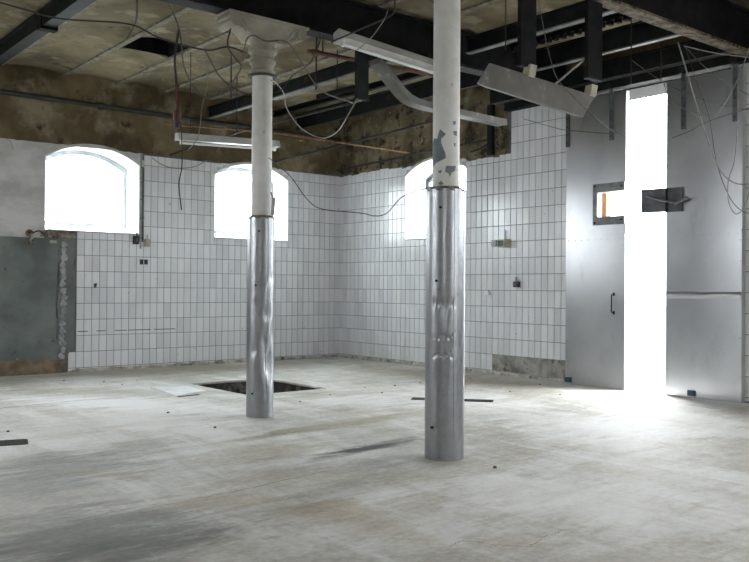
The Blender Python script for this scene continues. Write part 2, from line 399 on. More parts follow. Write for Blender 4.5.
# ------------------------------------------------------------------ shell
TOP = 4.7
def wall(name, label, to3, lo, hi, wins, mat, door=None):
    z0 = -.05
    if door:
        outer = [(lo, z0), (door[0], z0), (door[0], door[2]), (door[1], door[2]), (door[1], z0), (hi, z0), (hi, TOP), (lo, TOP)]
    else: outer = [(lo, z0), (hi, z0), (hi, TOP), (lo, TOP)]
    o = MB().slab([outer] + [arch_loop(a, b) for a, b in wins], to3, 0, WT).build(name, mat)
    return tag(o, label, kind='structure')
wall_back = wall('wall_back', 'back wall with two arched windows, white tile below and brown plaster above', BK, X0 - WT, WT, WIN_BACK, 'grout')
wall_right = wall('wall_right', 'white tiled right wall with arched window and double metal door', RT, Y0 - WT, 0, WIN_RIGHT, 'grout', DOOR)
wall_left = wall('wall_left', 'pale plastered wall on the left, outside the view', LF, Y0 - WT, 0, WIN_LEFT, 'whitewash')
wall_front = wall('wall_front', 'pale plastered wall behind the viewer', FR, X0, 0, WIN_FRONT, 'whitewash')

PIT = (-3.52, -2.55, -3.2, -1.97)
UP = lambda u, d, z: (u, z, d)
px0, px1, py0, py1 = PIT
def jag(a, b): return ragged(a, b, .09, .006)
pit_loop = jag((px0, py0), (px1, py0)) + jag((px1, py0), (px1, py1)) + jag((px1, py1), (px0, py1)) + jag((px0, py1), (px0, py0))
DR = [hit(*q, 2, 0) for q in ((412, 397.5), (412, 400.5), (493, 403.5), (493, 399))]
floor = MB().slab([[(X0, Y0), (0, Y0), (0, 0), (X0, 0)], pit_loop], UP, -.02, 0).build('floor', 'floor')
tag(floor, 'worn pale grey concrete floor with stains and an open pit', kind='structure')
m = MB()
g = .0
m.add([(px0 - .02, py0 - .02, -.012), (px1 + .02, py0 - .02, -.012), (px1 + .02, py1 + .02, -.012), (px0 - .02, py1 + .02, -.012),
       (px0 - .02, py0 - .02, -.85), (px1 + .02, py0 - .02, -.85), (px1 + .02, py1 + .02, -.85), (px0 - .02, py1 + .02, -.85)],
      [(0, 1, 5, 4), (1, 2, 6, 5), (2, 3, 7, 6), (3, 0, 4, 7), (4, 5, 6, 7)])
m.build('pit_lining', 'pit', floor)
# yard outside, with a step of pale ground by the door
yard = MB().slab([[(-40, -40), (40, -40), (40, 30), (-40, 30)], [(X0 - WT, Y0 - WT), (WT, Y0 - WT), (WT, WT), (X0 - WT, WT)]], UP, -.15, -.03).build('yard_ground', 'yard')
tag(yard, 'sunlit pale yard ground beyond the open door', 'ground', kind='structure')
th = MB().box((0.001, DOOR[0], -.12), (WT, DOOR[1], 0)).build('trim_1', 'yard'); tag(th, 'pale concrete threshold between the two metal door leaves', kind='structure')

# ------------------------------------------------------------------ ceiling: jack-arch vaults between joists
CZ = 3.65
ceiling = empty('ceiling', (0, 0, CZ)); tag(ceiling, 'stained cream plaster ceiling of shallow vaults between joists', kind='structure')
JX = [0.0, -.92, -1.58, -2.25, -2.92, -3.58, -4.25, -5.0, -5.75]
while JX[-1] > X0 + .7: JX.append(JX[-1] - .7)
JX.append(X0)
HATCH = (-2.10, -1.52)
def vault(xa, xb, ya, yb):
    n = 10; A = []
    prof = []
    for i in range(n + 1):
        t = i / n; prof.append((xa + (xb - xa) * t, CZ + .006 + .042 * (1 - (2 * t - 1) ** 2)))
    for i in range(n, -1, -1):
        t = i / n; prof.append((xa + (xb - xa) * t, CZ + .16 + .02 * (1 - (2 * t - 1) ** 2)))
    return MB().extrude(None, [(x, ya, z) for x, z in prof], [(x, yb, z) for x, z in prof]).build('vault', 'ceiling_plaster', ceiling)
for i in range(len(JX) - 1):
    xb, xa = JX[i], JX[i + 1]
    if abs(xa + 4.25) < .01:
        vault(xa, xb, HATCH[1], 0); vault(xa, xb, Y0, HATCH[0])
    else: vault(xa, xb, Y0, 0)
for x in JX[1:-1]:
    wd = .032
    MB().box((x - wd, Y0, CZ - .004), (x + wd, 0, CZ + .022)).build('joist_flange', 'flange_white', ceiling)
m = MB()   # black lining that paints the shade inside the hatch opening
hx0, hx1 = -4.25 + .02, -3.58 - .02
m.box((hx0 - .01, HATCH[0], CZ + .03), (hx0 + .01, HATCH[1], TOP)); m.box((hx1 - .01, HATCH[0], CZ + .03), (hx1 + .01, HATCH[1], TOP))
m.box((hx0, HATCH[0], CZ + .05), (hx1, HATCH[0] + .008, TOP)); m.box((hx0, HATCH[1] - .008, CZ + .045), (hx1, HATCH[1], TOP))
m.build('hatch_shade_lining', 'black_steel', ceiling)
MB().box((X0 - WT, Y0 - WT, TOP), (WT, WT, TOP + .15)).build('sky_block_slab', 'wall_core', ceiling)  # unseen slab added above the vaults to block the sky

# ------------------------------------------------------------------ wall finishes (slabs of plaster and paint)
WB2 = WIN_BACK[:3]
def bottom_line(lo, hi, z, wins, step=.06, amp=.01):
    n = int((hi - lo) / step); out = []
    for i in range(n + 1):
        u = lo + (hi - lo) * i / n; zz = z(u) if callable(z) else z
        zz += R.uniform(-amp, amp); az = arch_z(u, [(a - .03, b + .03) for a, b in wins])
        if az and az + .015 > zz: zz = az + .02
        out.append((u, zz))
    return out
bl = bottom_line(X0, 0, 2.80, WIN_BACK)
MB().slab([bl + [(0, CZ + .1), (X0, CZ + .1)]], BK, -.022, -.001).build('upper_plaster', 'brown_plaster', wall_back)
# whitewashed area left of and around the first window
loop = [(-5.45, 1.645), (-4.478, 1.645), (-4.478, SPRING)] + [(u, arch_z(u, [WIN_BACK[0]]) + .004) for u in [-4.4 + .1 * i for i in range(12)]] + \
       [(-3.264, SPRING), (-3.264, 1.74), (-3.235, 1.74), (-3.235, 2.79)] + ragged((-3.235, 2.80), (-5.45, 2.80), .1, .004)
MB().slab([loop], BK, -.012, -.001).build('whitewash_panel', 'whitewash', wall_back)
MB().slab([[(X0, 1.645), (-6.9, 1.645), (-6.9, 2.79), (X0, 2.79)]], BK, -.012, -.001).build('whitewash_panel', 'whitewash', wall_back)
# grey-green painted dado left of the tiles, with its torn right edge
loop = [(-9, .16), (-4.34, .16)] + ragged((-4.30, .16), (-4.33, .7), .06, .015) + ragged((-4.33, .7), (-4.30, 1.64), .06, .012) + [(-4.30, 1.645), (-9, 1.645)]
MB().slab([loop], BK, -.016, -.001).build('painted_dado', 'grey_paint', wall_back)
loop = ragged((-4.30, .12), (-4.10, .30), .05, .02) + ragged((-4.10, .32), (-4.09, 1.00), .07, .004) + [(-4.09, 1.0), (-4.125, 1.10), (-4.16, 1.22)] + \
       ragged((-4.15, 1.24), (-4.10, 1.38), .04, .01) + ragged((-4.10, 1.40), (-4.10, 1.69), .05, .008) + ragged((-4.12, 1.70), (-4.30, 1.70), .05, .012) + ragged((-4.30, 1.64), (-4.32, .14), .06, .012)
MB().slab([loop], BK, -.010, -.001).build('torn_edge', 'grey_paint', wall_back)
for i in range(18):
    z = .2 + i * .081; m = MB(); n = 9; c = (-4.245 + R.uniform(-.012, .012), z)
    lp = [(c[0] + (.040 + R.uniform(-.018, .014)) * math.cos(2 * math.pi * k / n), c[1] + (.044 + R.uniform(-.018, .012)) * math.sin(2 * math.pi * k / n)) for k in range(n)]
    m.slab([lp], BK, -.022, -.008).build('mortar_dab', 'mortar_dabs', wall_back)
# broken masonry below the window corner
loop = ragged((-4.52, 1.655), (-4.10, 1.655), .05, .012) + ragged((-4.09, 1.66), (-4.11, 1.74), .03, .01) + ragged((-4.15, 1.71), (-4.49, 1.765), .05, .012) + [(-4.52, 1.72)]
MB().slab([loop], BK, -.03, -.001).build('broken_masonry', 'rubble', wall_back)
MB().slab([ragged((-9, .0), (-4.28, .0), .2, 0) + ragged((-4.26, .0), (-4.22, .17), .05, .01) + ragged((-4.24, .17), (-9, .165), .08, .012)], BK, -.03, -.001).build('brown_base_strip', 'brown_base', wall_back)
MB().slab([ragged((-4.2, .0), (0, .0), .3, 0) + [(0, 0), (0, .04)] + ragged((0, .04), (-4.2, .04), .07, .012)], BK, -.022, -.001).build('mortar_skirting', 'base_mortar', wall_back)

# right wall upper masonry
def rz(y):
    return 2.765 + (.03 if y > -1.5 else 0) - (.03 if y < -2.75 else 0)
bl = bottom_line(-3.43, 0, rz, WIN_RIGHT[:1], .05, .018)
n_bl = [(u, z) for u, z in bl]
# rough relief panel: a displaced grid above the tile edge
def rough_panel(u0, u1, zlo, zhi, to3, d, amp, nu, nz):
    vs = []; fs = []
    for i in range(nu + 1):
        u = u0 + (u1 - u0) * i / nu; zb = zlo(u) if callable(zlo) else zlo
        for j in range(nz + 1):
            z = zb + (zhi - zb) * j / nz
            h = noise.fractal(Vector((u * 3.1, z * 3.7, 4)), .9, 2.1, 4) * amp + noise.noise(Vector((u * 11, z * 11, 2))) * amp * .4
            vs.append(to3(u, -d + h, z))
    k = nz + 1
    for i in range(nu):
        for j in range(nz): fs.append((i * k + j, (i + 1) * k + j, (i + 1) * k + j + 1, i * k + j + 1))
    n = len(vs)
    # back-fold along the bottom and left end so the panel has thickness
    bot = [i * k for i in range(nu + 1)]; lft = list(range(k))
    ub = [to3(u0 + (u1 - u0) * i / nu, -.001, zlo(u0 + (u1 - u0) * i / nu) if callable(zlo) else zlo) for i in range(nu + 1)]
    vs += ub
    for i in range(nu): fs.append((bot[i], n + i, n + i + 1, bot[i + 1]))
    n2 = len(vs); zb = zlo(u0) if callable(zlo) else zlo
    vs += [to3(u0, -.001, zb + (zhi - zb) * j / nz) for j in range(nz + 1)]
    for j in range(nz): fs.append((lft[j], lft[j + 1], n2 + j + 1, n2 + j))
    return MB().add(vs, fs)
def zlo_right(u):
    b = min(n_bl, key=lambda p: abs(p[0] - u)); return b[1]
rough_panel(-3.43, 0, zlo_right, CZ + .1, RT, .028, .022, 90, 26).build('bare_masonry', 'rough_stone', wall_right, 'all')
MB().slab([[(Y0, 3.36), (-3.44, 3.36), (-3.44, CZ + .1), (Y0, CZ + .1)]], RT, -.02, -.001).build('upper_plaster', 'brown_plaster', wall_right)
# exposed concrete where tiles are gone, beside the door
loop = ragged((-4.33, .02), (-3.16, .02), .09, .006) + ragged((-3.15, .03), (-3.14, .25), .04, .014) + [(-3.17, .285), (-3.25, .29), (-3.30, .25)] + ragged((-3.32, .252), (-4.33, .252), .3, .002) + [(-4.33, .25)]
MB().slab([loop], RT, -.004, -.001).build('exposed_concrete', 'old_concrete', wall_right)
MB().slab([ragged((-4.36, 0), (0, 0), .3, 0) + [(0, 0), (0, .04)] + ragged((0, .042), (-4.36, .042), .06, .014)], RT, -.024, -.001).build('mortar_skirting', 'base_mortar', wall_right)

# ------------------------------------------------------------------ glazed tiles
TW, TH, TT, JT = .097, .20, .008, .0056
def tile_mesh():
    a, h, c = (TW - JT) / 2, (TH - JT) / 2, .0022
    vs = [(-a, 0, -h), (a, 0, -h), (a, 0, h), (-a, 0, h), (-a, -TT + c, -h), (a, -TT + c, -h), (a, -TT + c, h), (-a, -TT + c, h),
          (-a + c, -TT, -h + c), (a - c, -TT, -h + c), (a - c, -TT, h - c), (-a + c, -TT, h - c)]
    fs = [(8, 9, 10, 11)] + [(i, (i + 1) % 4, 4 + (i + 1) % 4, 4 + i) for i in range(4)] + [(4 + i, 4 + (i + 1) % 4, 8 + (i + 1) % 4, 8 + i) for i in range(4)]
    return vs, fs
tv, tf = tile_mesh()
tme = bpy.data.meshes.new('tile'); tme.from_pydata(tv, [], tf); tme.materials.append(M['tile'])
def lay_tiles(wall_o, to_right, u_hi, u_lo, ztop, wins, keep, limit=300):
    spec = []
    ncol = int((u_hi - u_lo) / TW) + 1
    for ci in range(ncol):
        ub = u_hi - .004 - ci * TW; ua = ub - TW
        for ri in range(-1, 17):
            za = .05 + .2 * ri; zb = za + .2
            a, b, c, d = ua, ub, max(za, .012), zb
            zt = ztop((a + b) / 2)
            d = min(d, zt)
            if d - c < .03: continue
            pcs = [(a, b, c, d)]
            for (wa, wb) in wins:
                nxt = []
                for (a, b, c, d) in pcs:
                    mid = min(max((a + b) / 2, wa), wb)
                    az = max(arch_z(min(max(t, wa), wb), [(wa, wb)]) for t in (a, mid, b))
                    if b <= wa or a >= wb or d <= SILL or c >= az: nxt.append((a, b, c, d)); continue
                    if a < wa: nxt.append((a, wa, c, d))
                    if b > wb: nxt.append((wb, b, c, d))
                    a2, b2 = max(a, wa), min(b, wb)
                    if c < SILL: nxt.append((a2, b2, c, SILL))
                    if d > az: nxt.append((a2, b2, az + .003, d))
                pcs = [o for o in nxt if o[1] - o[0] > .012 and o[3] - o[2] > .015]
            for (a, b, c, d) in pcs:
                if keep((a + b) / 2, (c + d) / 2): spec.append((a, b, c, d))
    def shown(sp):
        a, b, c, d = sp; u = (a + b) / 2; p = Vector((0, u, (c + d) / 2)) if to_right else Vector((u, 0, (c + d) / 2))
        q = p - CAM; z = q.dot(fw)
        if z < .1: return -1
        x = IW / 2 + F * q.dot(rt) / z; y = IH / 2 - F * q.dot(up) / z
        if not (0 < x < IW and 0 < y < IH): return -1
        n = Vector((-1, 0, 0)) if to_right else Vector((0, -1, 0))
        return (b - a) * (d - c) * -(q.normalized().dot(n)) / z ** 2
    spec.sort(key=shown, reverse=True)
    rot = -math.pi / 2 if to_right else 0
    rest = MB()
    for i, (a, b, c, d) in enumerate(spec):
        u = (a + b) / 2; z = (c + d) / 2
        sx = (b - a - JT) / (TW - JT); sz = (d - c - JT) / (TH - JT)
        if to_right and -3.32 < u < -2.86 and 1.75 < z < 2.7 and i % 3: sx *= .95; sz *= .985
        loc = Vector((-.0005, u, z)) if to_right else Vector((u, -.0005, z))
        e = (R.gauss(0, .006), 0, rot + R.gauss(0, .006))
        if i < limit:
            o = bpy.data.objects.new('tile', tme); col.objects.link(o); o.parent = wall_o
            o.location = loc; o.scale = (sx, 1, sz); o.rotation_euler = e
        else:
            mt = Matrix.Rotation(e[2], 4, 'Z') @ Matrix.Rotation(e[0], 4, 'X') @ Matrix.Diagonal((sx, 1, sz, 1))
            rest.add([loc + (mt @ Vector(p)) for p in tv], tf)
    o = rest.build('tile_field', 'tile', wall_o); o['kind'] = 'stuff'
def keep_back(u, z):
    if z > 1.74: return u > -3.235
    if z < .28: return u > -4.16
    if u < -4.09: return False
    return True
lay_tiles(wall_back, False, 0, -4.25, lambda u: 2.785, WIN_BACK[:2], keep_back)
def ztop_r(u): return zlo_right(u) - .006 if u > -3.45 else 3.34
def keep_right(u, z):
    if DOOR[0] < u < DOOR[1]: return False
    if -4.36 < u < -3.17 and z < .25: return False
    return True
lay_tiles(wall_right, True, 0, -9.6, ztop_r, WIN_RIGHT[:2], keep_right)

# ------------------------------------------------------------------ windows in view
def window(n, label, to3, a, b, fm='frame_paint'):
    w = empty('window_%d' % n, to3((a + b) / 2, 0, SILL)); tag(w, label, kind='structure')
    o_in = arch_loop(a, b, -.012); o_out = arch_loop(a, b, .0)
    # reveal: ring lining the opening
    m = MB(); k = len(o_in)
    vs = [to3(u, -.006, z) for u, z in o_out] + [to3(u, -.006, z) for u, z in o_in] + [to3(u, WT - .02, z) for u, z in o_in]
    fs = []
    for i in range(k):
        j = (i + 1) % k; fs += [(i, j, k + j, k + i), (k + i, k + j, 2 * k + j, 2 * k + i)]
    m.add(vs, fs).build('reveal', 'white_paint', w)
    MB().slab([arch_loop(a, b, .06)[2:] + [(a - .06, SPRING - .02), (a, SPRING - .02)] + list(reversed(arch_loop(a, b, 0)[2:])) + [(b, SPRING - .02), (b + .06, SPRING - .02)]], to3, -.005, -.0005).build('arch_surround', 'whitewash', w)
    # sloping sill
    A = [to3(a + .012, -.006, SILL + .0), to3(a + .012, -.006, SILL + .014), to3(a + .012, .40, SILL + .085), to3(a + .012, .40, SILL + .0)]
    B = [to3(b - .012, -.006, SILL + .0), to3(b - .012, -.006, SILL + .014), to3(b - .012, .40, SILL + .085), to3(b - .012, .40, SILL + .0)]
    m = MB(); m.extrude(None, A, B).build('sill', 'white_paint', w)
    fo, fi = arch_loop(a, b, -.013, sill=SILL + .08), arch_loop(a, b, -.065, sill=SILL + .08)
    m = MB(); m.slab([fo, fi], to3, .39, .44).build('frame', fm, w)
    p = MB().slab([arch_loop(a, b, -.06, sill=SILL + .08)], to3, .412, .418).build('pane', 'glass', w)
    return w
window(1, 'arched window with whitewashed surround above the grey dado', BK, *WIN_BACK[0])
window(2, 'arched window in the tiled wall behind the dented column', BK, *WIN_BACK[1])
window(3, 'arched window in the right wall, half hidden behind the near column', RT, *WIN_RIGHT[0], 'dark_plate')

# ------------------------------------------------------------------ main beams
def i_beam_x(name, label, y, z0, z1, fwid, xa, xb, web='black_steel', flange='rust_flange'):
    e = empty(name, ((xa + xb) / 2, y, z0)); tag(e, label, 'beam')
    MB().box((xa, y - .012, z0 + .022), (xb, y + .012, z1 - .022)).build('web', web, e)
    MB().box((xa, y - fwid / 2, z0), (xb, y + fwid / 2, z0 + .022)).build('bottom_flange', flange, e)
    MB().box((xa, y - fwid / 2, z1 - .022), (xb, y + fwid / 2, z1)).build('top_flange', web, e)
    return e
def i_beam_y(name, label, x, z0, z1, fwid, ya, yb, web='dark_steel', flange='grey_flange'):
    e = empty(name, (x, (ya + yb) / 2, z0)); tag(e, label, 'beam')
    MB().box((x - .008, ya, z0 + .014), (x + .008, yb, z1 - .014)).build('web', web, e)
    MB().box((x - fwid / 2, ya, z0), (x + fwid / 2, yb, z0 + .014)).build('bottom_flange', flange, e)
    MB().box((x - fwid / 2, ya, z1 - .014), (x + fwid / 2, yb, z1)).build('top_flange', web, e)
    return e
C1, C2 = (-4.135, -4.42), (-4.105, -6.59)
i_beam_x('steel_beam', 'black steel main beam carried by the bracket of the dented column', C1[1], 3.285, CZ - .008, .16, X0 + .001, -.145, flange='dark_steel')
i_beam_x('steel_beam', 'black main beam with rusty perforated flange at upper right', C2[1], 3.255, CZ - .008, .13, X0 + .001, -.145)
def zx(px, py, z): return hit(px, py, 2, z)
i_beam_y('rail_beam', 'dark rail beam running from the back wall behind the dented column', -2.27, 3.375, 3.53, .07, C1[1] + .13, -.024)
xb_ = zx(500, 45, 3.40).x
i_beam_y('rail_beam', 'dark rail beam with pale lower edge right of the near column', xb_, 3.40, 3.56, .07, C2[1] + .15, C1[1] - .13)
xc_ = zx(587, 32, 3.52).x
e = i_beam_y('toothed_rail', 'black toothed rail under the ceiling beyond the hanging reflector', xc_, 3.56, 3.62, .06, C2[1] + .15, C1[1] - .13, 'black_steel', 'black_steel')
y = C2[1] + .25; t0 = None
while y < C1[1] - .2:
    if t0 is None: t0 = MB().box((xc_ - .03, y, 3.525), (xc_ + .03, y + .045, 3.5605)).build('tooth', 'black_steel', e, False, (xc_, y, 3.54))
    else:
        o = t0.copy(); col.objects.link(o); o.location.y += y - (C2[1] + .25)
    y += .09
xd_ = zx(600, 50, 3.45).x
i_beam_y('rail_beam', 'dark beam with pale lower edge above the metal door', xd_, 3.40, 3.62, .06, C2[1] + .15, C1[1] - .13, flange='grey_flange')
i_beam_y('rail_beam', 'dark beam near the right wall masonry between back wall and main beam', xd_, 3.40, 3.62, .06, C1[1] + .13, -.035, flange='dark_steel')
i_beam_y('rail_beam', 'slim dark beam over the tiled corner behind the hanging post', xc_, 3.54, 3.62, .06, C1[1] + .13, -.035, 'black_steel', 'dark_steel')
i_beam_y('lintel_beam', 'dark lintel beam against the wall just over the door', -.065, 3.355, 3.56, .07, -7.6, -3.2)
# dark deep joist at the left edge
ex = zx(40, 30, 3.5).x
i_beam_y('rail_beam', 'dark green beam under the ceiling at upper left corner', ex, 3.47, 3.64, .12, C1[1] + .13, -.024, flange='dark_steel')
b_ = zx(34, 22, 3.5)
e = empty('beam_clamp', b_); tag(e, 'small dark clamp gripping the upper left ceiling beam', 'clamp')
MB().box((ex - .075, b_.y - .05, 3.445), (ex + .075, b_.y + .05, 3.468)).build('clamp_plate', 'black_steel', e)
MB().box((ex + .062, b_.y - .05, 3.445), (ex + .08, b_.y + .05, 3.60)).build('clamp_jaw', 'black_steel', e)
MB().box((ex - .08, b_.y - .05, 3.445), (ex - .062, b_.y + .05, 3.60)).build('clamp_jaw', 'black_steel', e)

# ------------------------------------------------------------------ columns
def column(name, c, label, r_sh, r_sl, z_sl, dents, seam_ang, cap_z, flakes=()):
    e = empty(name, (c[0], c[1], 0)); tag(e, label, 'column')
    og = (c[0], c[1], 0)
    def dfn(a, z):
        s = 0
        for da, dz, dep, wa, wz in dents:
            d = (a - da + math.pi) % (2 * math.pi) - math.pi
            s -= dep * math.exp(-(d / wa) ** 2 - ((z - dz) / wz) ** 2)
        return s + .0012 * noise.noise(Vector((math.cos(a) * 3, math.sin(a) * 3, z * 5)))
    nz = 260
    prof = [(r_sl, z_sl * i / nz) for i in range(nz + 1)]
    sl = MB().lathe(prof, 180, c, dfn, caps=False).build('metal_sleeve', 'sleeve', e, 'all', og); sl['label'] = 'dented galvanised sheet sleeve'
    # overlap seam of the sheet
    m = MB(); n = 60; vs = []; fs = []
    for i in range(n + 1):
        z = z_sl * i / n
        for k, (dr, da) in enumerate(((.0005, 0), (.0035, .0), (.0035, .16), (.0005, .17))):
            a = seam_ang + da; q = r_sl + dfn(a, z) + dr; vs.append((c[0] + q * math.cos(a), c[1] + q * math.sin(a), z))
    for i in range(n):
        for k in range(3): fs.append((4 * i + k, 4 * i + k + 1, 4 * i + k + 5, 4 * i + k + 4))
    m.add(vs, fs).build('sleeve_seam', 'sleeve', sl, False, og)
    # rivets and collar
    m = MB(); m.lathe([(r_sh + .004, z_sl - .004), (r_sl - .001, z_sl - .012), (r_sl + .001, z_sl - .004), (r_sh + .012, z_sl + .016), (r_sh + .001, z_sl + .02)], 64, c, lambda a, z: .003 * math.sin(a * 9 + z * 60), caps=False)
    m.build('collar', 'rubble', e, 'all', og)
    for z, aa in ((z_sl * .12, seam_ang - 1.1), (z_sl * .66, seam_ang - .9), (z_sl * .93, seam_ang - .7)):
        q = r_sl + dfn(aa, z); d = Vector((math.cos(aa), math.sin(aa), 0)); p = Vector((c[0], c[1], z)) + d * q
        MB().tube([p - d * .004, p + d * .012], .008, 8).build('bolt', 'dark_steel', sl, 'all', og)
    sh = MB().lathe([(r_sh, z_sl - .05), (r_sh, cap_z)], 64, c, caps=True).build('shaft', 'column_paint', e, True, og)
    for outline in flakes:
        pts = [(hit(x, y, 1, c[1])) for x, y in outline]   # outline in the plane of the axis, wrapped on the near side
        view = Vector((CAM.x - c[0], CAM.y - c[1], 0)).normalized(); side = Vector((-view.y, view.x, 0))
        loop = []
        for x, y in outline:
            d = ray(x, y); dv = Vector((d.x, d.y)); o2 = Vector((CAM.x - c[0], CAM.y - c[1]))
            A_, B_, C_ = dv.dot(dv), 2 * dv.dot(o2), o2.dot(o2) - (r_sh + .0012) ** 2
            disc = B_ * B_ - 4 * A_ * C_
            t = (-B_ - math.sqrt(disc)) / (2 * A_) if disc > 0 else -B_ / (2 * A_)
            p = CAM + d * t; av = math.atan2(CAM.y - c[1], CAM.x - c[0]); an = math.atan2(p.y - c[1], p.x - c[0])
            loop.append((av + (an - av + math.pi) % (2 * math.pi) - math.pi, p.z))
        def inside(a, z):
            k = False
            for (xa, za), (xb, zb) in zip(loop, loop[1:] + loop[:1]):
                if (za > z) != (zb > z) and a < (xb - xa) * (z - za) / (zb - za) + xa: k = not k
            return k
        q = r_sh + .0008; da, dz = .0025 / r_sh, .0025; vs = []; fs = []; ix = {}
        la, ha, lz, hz = min(p[0] for p in loop), max(p[0] for p in loop), min(p[1] for p in loop), max(p[1] for p in loop)
        def gv(i, j):
            if (i, j) not in ix: ix[i, j] = len(vs); a = la + i * da; vs.append((c[0] + q * math.cos(a), c[1] + q * math.sin(a), lz + j * dz))
            return ix[i, j]
        for i in range(int((ha - la) / da) + 1):
            for j in range(int((hz - lz) / dz) + 1):
                if inside(la + (i + .5) * da, lz + (j + .5) * dz): fs.append((gv(i, j), gv(i + 1, j), gv(i + 1, j + 1), gv(i, j + 1)))
        if not fs: continue
        o = MB().add(vs, fs).build('bare_patch', 'primer', sh, False, og); o['label'] = 'grey primer patch where paint flaked off'
    # ringed capital
    z = cap_z; h = 3.10 - cap_z
    prof = [(r_sh, z), (r_sh + .022, z + .01), (r_sh + .022, z + .035), (r_sh + .006, z + .05), (r_sh + .008, z + .085), (r_sh + .026, z + .10), (r_sh + .026, z + .125),
            (r_sh + .010, z + .14), (r_sh + .012, z + .17), (r_sh + .034, z + .19), (r_sh + .034, z + .22), (r_sh + .015, z + .235), (r_sh + .02, 3.10)]
    if cap_z > 2.86: prof = [(r, z + (q - z) * (3.10 - z) / .27) for r, q in prof[:-1]] + [(r_sh + .02, 3.10)]
    MB().lathe(prof, 48, c).build('capital', 'capital_paint', e, True, og)
    MB().lathe([(r_sh + .001, z - .012), (r_sh + .034, z - .012), (r_sh + .036, z + .002), (r_sh + .001, z + .004)], 48, c).build('band', 'dark_pipe', e, True, og)
    # flaring bracket with curled ends, along x
    top = 3.262 if c is C1 else 3.233
    half = .365; pr = [(-half, top), (half, top), (half + .01, top - .03)]
    arm = [(half - .01, top - .05), (half - .055, top - .066), (.265, top - .074), (.225, top - .092), (.19, top - .118), (.165, 3.12), (.15, 3.10)]
    pr += arm + [(-x, z) for x, z in reversed(arm)] + [(-half - .01, top - .03)]
    A = [(c[0] + x, c[1] - .10, z) for x, z in pr]; B = [(c[0] + x, c[1] + .10, z) for x, z in pr]
    br = MB().extrude(None, A, B).build('bracket', 'capital_paint', e, False, og)
    MB().box((c[0] - half - .02, c[1] - .125, top), (c[0] + half + .02, c[1] + .125, top + .02)).build('bearing_plate', 'capital_paint', e, False, og)
    for s in (-1, 1):
        p = Vector((c[0] + s * (half - .045), c[1], top - .055))
        MB().tube([p - Vector((0, .115, 0)), p + Vector((0, .115, 0))], .045, 16).build('scroll', 'capital_paint', br, True, og)
        for q in (.22, .26, .30):
            MB().tube([Vector((c[0] + s * (q - .04), c[1] - .104, 3.14 if q < .3 else top - .10)), Vector((c[0] + s * (q + .03), c[1] - .104, top - .03))], .008, 6).build('rib', 'capital_paint', br, True, og)
    return e
def cam_ang(c, off=0): return math.atan2(CAM.y - c[1], CAM.x - c[0]) + off   # off > 0 turns to the right in view? (counter-clockwise from above)
a1, a2 = cam_ang(C1), cam_ang(C2)
d1 = [(a1 + .75, .44, .036, .45, .13), (a1 + .35, .62, .02, .3, .09), (a1 + 1.1, .60, .02, .4, .16), (a1 + .2, 1.10, .006, .3, .03), (a1 - .2, .95, .006, .25, .03), (a1 + .5, .85, .010, .3, .05), (a1 - .5, .55, .007, .3, .05), (a1 + .9, 1.15, .008, .3, .04)]
column('iron_column', C1, 'far cast iron column with a badly dented lower sleeve beside the floor pit', .084, .113, 1.645, d1, a1 + .55, 2.83)
d2 = []
for k in range(7):
    for zz, amp in ((.98, .0075), (.77, .008), (.66, .007)):
        d2.append((a2 - .55 + k * .16 + R.uniform(-.03, .03), zz + R.uniform(-.015, .015), amp * R.uniform(.3, 1.3), .07, .010 if zz < .9 else .03))
d2 += [(a2 - .1, .95, .006, .3, .07), (a2 + .2, .72, .005, .3, .05)]
fl = [[(432, 146), (434, 138), (437, 139), (440, 129), (446, 134), (441, 139), (441, 143), (445, 152), (446, 158), (440, 161), (436, 163), (433, 168), (431.8, 160)],
      [(446, 166), (456, 166), (455, 171), (452, 172), (450, 177), (448, 173), (445, 172)], [(453, 121), (455.5, 121), (456, 124), (453.5, 125)], [(453, 131), (457, 131), (457, 136), (454, 135)],
      [(438, 171), (442, 170), (441, 173), (439, 173)], [(438, 183), (441, 181), (444, 184), (440, 185.5)], [(454, 143), (455.5, 143), (455.5, 147), (454.2, 146)]]
column('iron_column', C2, 'near column with smooth tall metal sleeve and flaking white paint', .085, .125, 1.695, d2, a2 + .45, 2.93, fl)

# ------------------------------------------------------------------ metal sliding doors
XD = -.09
def leaf(n, label, ya, yb, notch=None):
    """ya > yb: ya is the left edge in view"""
    e = empty('door_%d' % n, (XD, (ya + yb) / 2, .004)); tag(e, label, kind='structure')
    zt, zs = 3.20, 1.645
    core_o = [(yb, .004), (ya, .004), (ya, zt), (yb, zt)]
    up_o = [(yb + .003, zs), (ya - .003, zs), (ya - .003, zt), (yb + .003, zt)]
    if notch:
        n0, z0, z1 = notch
        core_o = [(yb, .004), (ya, .004), (ya, zt), (yb, zt), (yb, z1), (n0, z1), (n0, z0), (yb, z0)]
        up_o = [(yb + .003, zs), (ya - .003, zs), (ya - .003, zt), (yb + .003, zt), (yb + .003, z1), (n0, z1), (n0, z0), (yb + .003, z0)]
    MB().slab([core_o], RT, XD + .006, XD + .062).build('core', 'dull_sheet', e)
    MB().slab([up_o], RT, XD + .002, XD + .006).build('upper_sheet', 'door_sheet', e)
    MB().box((XD - .009, yb + .004, zs - .008), (XD + .002, ya - .004, zs + .010)).build('seam_lip', 'door_sheet', e)
    for q in range(9):
        yy = ya + (yb - ya) * (q + .5) / 9; MB().tube([(XD - .008, yy, zs - .03), (XD - .001, yy, zs - .03)], .005, 8).build('nail', 'dull_sheet', e, True)
    MB().slab([[(yb + .003, .008), (ya - .003, .008), (ya - .003, zs + .006), (yb + .003, zs + .006)]], RT, XD - .0015, XD + .0055).build('lower_sheet', 'door_sheet', e)
    return e
dl = leaf(1, 'left metal-clad sliding door leaf with notched window hatch', -4.40, -5.185, (-4.835, 1.865, 2.13))
